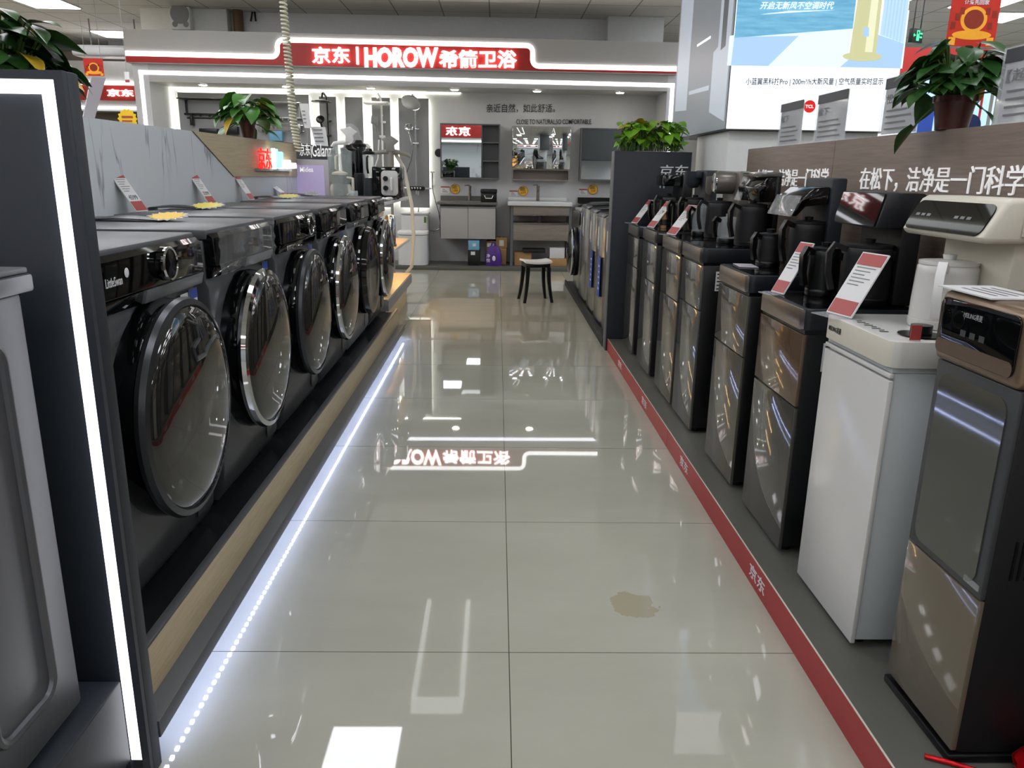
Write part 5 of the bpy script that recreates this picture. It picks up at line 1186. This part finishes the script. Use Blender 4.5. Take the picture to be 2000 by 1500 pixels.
b = B(o_); ltext(b, '开启无新风不空调时代', 1484, 1628, 3, 18, LY-.006, .001, .006, .25); b.slab([(pp(1484, 29)[0], LY-.006, pp(1484, 29)[1]), (pp(1540, 22)[0], LY-.006, pp(1540, 22)[1]), (pp(1630, 20)[0], LY-.006, pp(1630, 20)[1]), (pp(1540, 25)[0], LY-.006, pp(1540, 25)[1])], (0, -1, 0), .001); b.build('print_script', 'ad_white', fp)
x1, z1 = pp(1581, 208)
b = B(o_); b.lathe([(.001, 0), (.036, 0), (.036, .001)], c=(x1, LY-.003, z1), axis='y', n=32); dd = b.build('red_disc', 'ad_red', fp)
b = B(o_); b.text('TCL', (x1-.026, LY-.0032, z1-.009), EX, EZ, .05, .018, .0008, .02); b.build('disc_text', 'ad_white', fp)
b = B(o_); b.text('TCL', (1.95, LY-.006, 2.74), EX, EZ, .3, .09, .001, .03); b.build('print_logo', 'ad_red', fp)
# side print
b = B(o_); b.box(LX-.005, LX-.0003, LY+.01, 6.37, 1.517, zt-.004); sp = b.build('side_print', 'ad_side', t)
def sart(name, poly, mt, lay):
    b = B(o_); b.prism(poly, 'x', LX-.005-.0012*lay, LX-.005-.0012*lay+.0009); return b.build(name, mt, sp)
sart('print_cabinet', [(4.93, 1.56), (5.3, 1.64), (5.3, 2.0), (5.2, 2.02), (5.2, 2.6), (4.93, 2.65)], 'ad_side2', 1)
sart('print_gap', [(5.03, 2.0), (5.13, 1.99), (5.13, 2.6), (5.03, 2.6)], 'ad_side3', 2)
sart('print_counter', [(5.35, 1.78), (5.9, 1.80), (5.9, 1.825), (5.35, 1.81)], 'ad_side2', 1)
sart('print_backwall', [(5.95, 1.70), (6.33, 1.72), (6.33, 2.7), (5.95, 2.7)], 'ad_side2', 1)
sart('print_shelf', [(5.4, 2.1), (5.75, 2.1), (5.75, 2.115), (5.4, 2.115)], 'ad_white', 2)
# ================================================================== fittings above
sp_c = PY(354, 37, 10.88); o_ = (sp_c.x, 10.88, sp_c.z); t = thing('wall_speaker', 'grey box loudspeaker high on the wall above the sign', 'speaker', o_)
a, c = PY(337, 58, 10.8), PY(371, 14, 10.8)
B(o_).box(a.x, c.x, 10.76, 10.897, a.z, c.z, .01).build('cabinet', 'wall', t)
B(o_).lathe([(.12, 10.757), (.115, 10.752), (.05, 10.759), (.001, 10.752)], c=((a.x+c.x)/2, 0, (a.z+c.z)/2+.05), axis='y', n=28).build('cone', 'lgrey', t)
for s_ in (-.07, .07): B(o_).lathe([(.035, 10.758), (.03, 10.754), (.001, 10.756)], c=((a.x+c.x)/2+s_, 0, a.z+.06), axis='y', n=18).build('tweeter', 'lgrey', t)
p = PY(463, 30, 10.95); b = B((p.x, 10.95, 2.4)); b.cyl((p.x, 10.98, 2.4), (p.x, 10.98, CZ), .065, n=24); tag(b.build('vertical_pipe', 'pipe'), 'rusty brown vertical pipe behind the sign left of the coiled cord', 'pipe')
b = B((-3.05, 11.0, 3)); 
for x0, x1 in ((491, 487), (494, 497)): a, c = PY(x0, 16, 11.0), PY(x1, 40, 11.0); b.cyl((a.x, 11.06, a.z), (c.x, 11.06, c.z), .012, n=8)
tag(b.build('wall_bracket', 'black'), 'small black bent bracket on the wall right of the brown pipe', 'bracket')
# exit sign
a, c = PY(1772, 84, 8.0), PY(1806, 52, 8.0); o_ = ((a.x+c.x)/2, 8.0, a.z); t = thing('exit_sign', 'hanging dark exit sign with green running figure and arrow', 'sign', o_)
Tm = Matrix.Translation(V3(o_)) @ Matrix.Rotation(R(28), 4, 'Z') @ Matrix.Translation(-V3(o_))
w = (c.x-a.x)*1.1/2; h = c.z-a.z-.02
B(o_).box(o_[0]-w, o_[0]+w, 7.98, 8.02, a.z, a.z+h, .004, T=Tm).build('case', 'exitbg', t)
b = B(o_); x0 = o_[0]; z0 = a.z
for (u0, u1, v0, v1) in ((-.75, -.45, .46, .54), (-.2, .25, .80, .86), (-.2, -.14, .15, .8), (.19, .25, .15, .8), (-.05, .12, .35, .6), (-.1, .0, .15, .36), (.08, .16, .15, .36), (.4, .8, .62, .72), (.4, .75, .36, .46)): b.box(x0+w*u0, x0+w*u1, 7.976, 7.9795, z0+h*v0, z0+h*v1, T=Tm)
b.add([Tm @ V3((x0-w*.85, 7.977, z0+h*.5)), Tm @ V3((x0-w*.68, 7.977, z0+h*.64)), Tm @ V3((x0-w*.68, 7.977, z0+h*.36))], [(0, 1, 2)]); b.build('symbol', 'green', t)
for s_ in (-.7, .7): B(o_).cyl(Tm @ V3((x0+w*s_, 8.0, a.z+h)), Tm @ V3((x0+w*s_, 8.0, CZ)), .006, n=6).build('hanger', 'black', t)
# hanging posters
def poster(px0, px1, py0, py1, Y, label, txt, rot=0):
    a, c = PY(px0, py1, Y), PY(px1, py0, Y); o_ = ((a.x+c.x)/2, Y, c.z); t = thing('hanging_poster', label, 'poster', o_)
    w, h = c.x-a.x, c.z-a.z
    B(o_).box(a.x, c.x, Y, Y+.003, a.z, c.z).build('sheet', 'poster', t)
    b = B(o_); b.lathe([(.001, 0), (w*.27, 0), (w*.27, .001)], c=((a.x+c.x)/2, Y-.0015, a.z+h*.47), axis='y', n=32, sc=(1, .9)); b.build('glow_ring', 'postery', t)
    b = B(o_); b.lathe([(.001, 0), (w*.2, 0), (w*.2, .001)], c=((a.x+c.x)/2, Y-.0027, a.z+h*.47), axis='y', n=32, sc=(1, .9)); b.build('ring_center', 'postero', t)
    b = B(o_)
    b.lathe([(.001, 0), (w*.4, 0), (w*.4, .001)], c=((a.x+c.x)/2, Y-.002, a.z+h*.2), axis='y', n=32, sc=(1, .22)); 
    for sx in (.04, .82): b.box(a.x+w*sx, a.x+w*(sx+.14), Y-.002, Y-.001, a.z+h*.02, a.z+h*.16)
    b.build('gold_shapes', 'postery', t)
    b = B(o_)
    for sx, sz in ((.05, .3), (.12, .45), (.8, .3), (.86, .5), (.72, .55), (.2, .55)):
        b = B(o_); b.box(a.x+w*sx, a.x+w*(sx+.09), Y-.002, Y-.001, a.z+h*sz, a.z+h*(sz+.12)); b.build('building', 'postero', t)
    if txt:
        b = B(o_); b.text(txt[0], (a.x+w*.26, Y-.002, a.z+h*.83), EX, EZ, w*.5, h*.085, .001, .02); b.text(txt[1], (a.x+w*.26, Y-.002, a.z+h*.72), EX, EZ, w*.5, h*.085, .001, .02); b.build('lettering', 'print_white', t)
        B(o_).box(a.x+w*.76, a.x+w*.98, Y-.002, Y-.001, a.z+h*.86, c.z-h*.01).build('white_label', 'print_white', t)
    for s_ in (.1, .9): B(o_).cyl((a.x+w*s_, Y+.001, c.z), (a.x+w*s_, Y+.001, CZ), .0025, n=5).build('cord', 'lgrey', t)
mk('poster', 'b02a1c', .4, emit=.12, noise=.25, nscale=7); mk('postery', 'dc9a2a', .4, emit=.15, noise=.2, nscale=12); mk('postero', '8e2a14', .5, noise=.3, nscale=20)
poster(1846, 1960, -22, 90, 5.6, 'red festive hanging poster with white lettering at the upper right', ('年货购京东', '让爱先回家'))
poster(166, 200, 114, 148, 9.5, 'small red and yellow hanging poster at far left behind the plant leaves', None)
# red ribbon banner beside the light box
a, c = PY(1322, 150, 9.6), PY(1350, 88, 9.6); o_ = (a.x, 9.6, c.z); b = B(o_)
b.slab([(a.x+.01, 9.6, c.z), (c.x, 9.6, c.z), (c.x, 9.6, a.z), (c.x-.06, 9.6, a.z+.03), (c.x-.1, 9.6, a.z+.22), (a.x+.03, 9.6, c.z-.15)], (0, 1, 0), .004); t = thing('hanging_banner', 'red ribbon banner hanging between the sign and the light box', 'banner', o_); b.build('cloth', 'red', t)
b = B(o_); b.box(a.x+.06, a.x+.1, 9.594, 9.599, c.z-.22, c.z-.05); b.build('white_patch', 'print_white', t)
B(o_).cyl((c.x-.05, 9.6, c.z), (c.x-.05, 9.6, CZ), .004, n=6).build('hanger', 'lgrey', t)
# ================================================================== far stands
def stand(label, X0, X1, Y, z0, z1, letters, lx0, lx1, d=1, step=None):
    # fascia facing -Y (d=1) or +Y (d=-1)
    o_ = ((X0+X1)/2, Y, 0); t = thing('shop_stand', label, 'shop stand', o_)
    ya, yb = (Y, Y+.3) if d == 1 else (Y-.3, Y)
    f = Y if d == 1 else Y
    B(o_).box(X0, X1, ya, yb, z0-.16, z1+.35).build('fascia', 'fascia', t)
    e = -d
    B(o_).box(X0, X1, f, f+e*.02, z0, z1).build('red_band', 'red', t)
    B(o_).box(X0, X1, f, f+e*.04, z1+.001, z1+.05).build('light_line', 'neon', t)
    B(o_).box(X0, X1, f, f+e*.03, z0-.13, z0-.09).build('lower_light_line', 'strip', t)
    for x in (X0, X1-.15): B(o_).box(x, x+.15, ya, yb, 0, z0-.161).build('post', 'fascia', t)
    if letters:
        b = B(o_); u = EX*d; b.text(letters, (lx0, f+e*.021, z0+.06), u, EZ, abs(lx1-lx0), (z1-z0)-.12, .02, .015); b.build('lettering', 'letter', t)
    return t, o_
Yf = 13.0; a, c = PY(150, 195, Yf), PY(285, 165, Yf)
la, lc = PY(193, 180, Yf).x, PY(262, 180, Yf).x
t, o_ = stand('far left shop stand with red sign and lit lettering beyond the marble board', -8.6, -4.9, Yf, a.z, c.z-.02, '京东', PY(211, 180, Yf).x, lc)
B(o_).box(-8.5, -4.95, Yf+.31, Yf+.35, 0, 2.4).build('back_wall', 'brownsh', t)
p = PY(249, 232, 9.0); b = B(p); P = [((.11 if k % 2 == 0 else .09)*cos(2*pi*k/28), (.11 if k % 2 == 0 else .09)*sin(2*pi*k/28)) for k in range(28)]; b.prism([(p.x+u, p.z+v) for u, v in P], 'y', 9.0, 9.004); t = thing('star_tag', 'yellow star price tag far left above the marble board edge', 'price tag', p); b.build('star', 'yellow', t); B(p).cyl(p+V3((0, .002, -.08)), (p.x, 9.002, .0), .008, n=6).build('rod', 'black', t)
b = B(p); b.box(p.x-.06, p.x+.05, 8.995, 8.999, p.z-.03, p.z-.015); b.box(p.x-.06, p.x+.06, 8.995, 8.999, p.z+.01, p.z+.03); b.build('print', 'pricered', t)
p = PY(248, 150, 9.0); t = thing('hanging_tag', 'small white and red tag on a string at far left', 'tag', p); B(p).box(p.x-.025, p.x+.025, 9, 9.003, p.z-.06, p.z+.05).build('card', 'paper', t); B(p).box(p.x-.022, p.x+.022, 8.997, 8.9995, p.z-.055, p.z-.03).build('print', 'pricered', t); B(p).cyl((p.x, 9.001, p.z+.05), (p.x, 9.001, CZ), .002, n=5).build('string', 'lgrey', t)
# wrapped duct below the ceiling
a, c = PY(140, 108, 11.6), PY(255, 88, 11.6); o_ = ((a.x+c.x)/2, 11.8, a.z); t = thing('duct', 'plastic wrapped white duct under the ceiling at far left', 'duct', o_); b = B(o_); b.prism(rrect(11.6, 11.95, a.z, c.z, .05), 'x', a.x, c.x+.5, .02); b.build('wrap', 'hvac', t); B(o_).box(c.x-.35, c.x+.05, 11.7, 11.85, c.z, c.z+.06).build('vent', 'dgrey', t)
for xx in (a.x+.2, c.x): B(o_).cyl((xx, 11.78, c.z-.01), (xx, 11.78, CZ), .01, n=6).build('hanger', 'lgrey', t)
# shop stand on the right, far
Yr = 9.0; a, c = PY(1700, 150, Yr), PY(1952, 96, Yr); o_ = (5.4, Yr, 0); t = thing('shop_stand', 'red topped shop stand far right behind the plant in the brown pot', 'shop stand', o_)
B(o_).box(a.x, c.x, Yr, Yr+.1, a.z, c.z).build('red_fascia', 'red', t)
B(o_).box(a.x, c.x, Yr+.02, Yr+.08, 0, a.z-.001).build('panel', 'ad_blue', t)
def rp(x0, x1, y0_, y1_, mt, name):
    a_, c_ = PY(x0, y1_, Yr), PY(x1, y0_, Yr); B(o_).box(a_.x, c_.x, Yr+.005, Yr+.018, a_.z, c_.z).build(name, mt, t)
rp(1905, 1930, 140, 270, 'red', 'red_stripe'); rp(1790, 1830, 190, 270, 'bluesticker', 'blue_block'); rp(1880, 1903, 175, 270, 'ad_white', 'white_panel'); rp(1932, 1950, 150, 270, 'ad_wall', 'pale_panel'); rp(1700, 1788, 165, 270, 'ad_white', 'white_panel')
x1 = PY(1895, 245, Yr); b = B(o_); b.lathe([(.001, 0), (.12, 0), (.12, .003)], c=(x1.x, Yr+.002, x1.z), axis='y', n=32); b.build('round_door', 'ad_navy', t)
# partition wall at far right
st(B().box(3.4, 9, 12.5, 12.6, 0, CZ).build('wall_partition', 'farwall'))
st(B().box(2.3, 3.4, 13.2, 13.3, 0, CZ).build('wall_far', 'farwall'))
# stands behind the viewer, seen in the mirrors and glossy fronts
t_, o_ = stand('shop stand behind the viewer with a red sign, seen in the bathroom mirrors', -4.0, 4.2, -5.0, 2.35, 2.75, '京东|Haier', 2.0, .45, -1)
B(o_).box(-3.9, 4.1, -5.36, -5.31, 0, 2.2).build('back_wall', 'marble', t_)
b = B(o_); b.text('京东', (-.95, -4.979, 2.41), -EX, EZ, .8, .28, .02, .015); b.build('lettering', 'letter', t_)
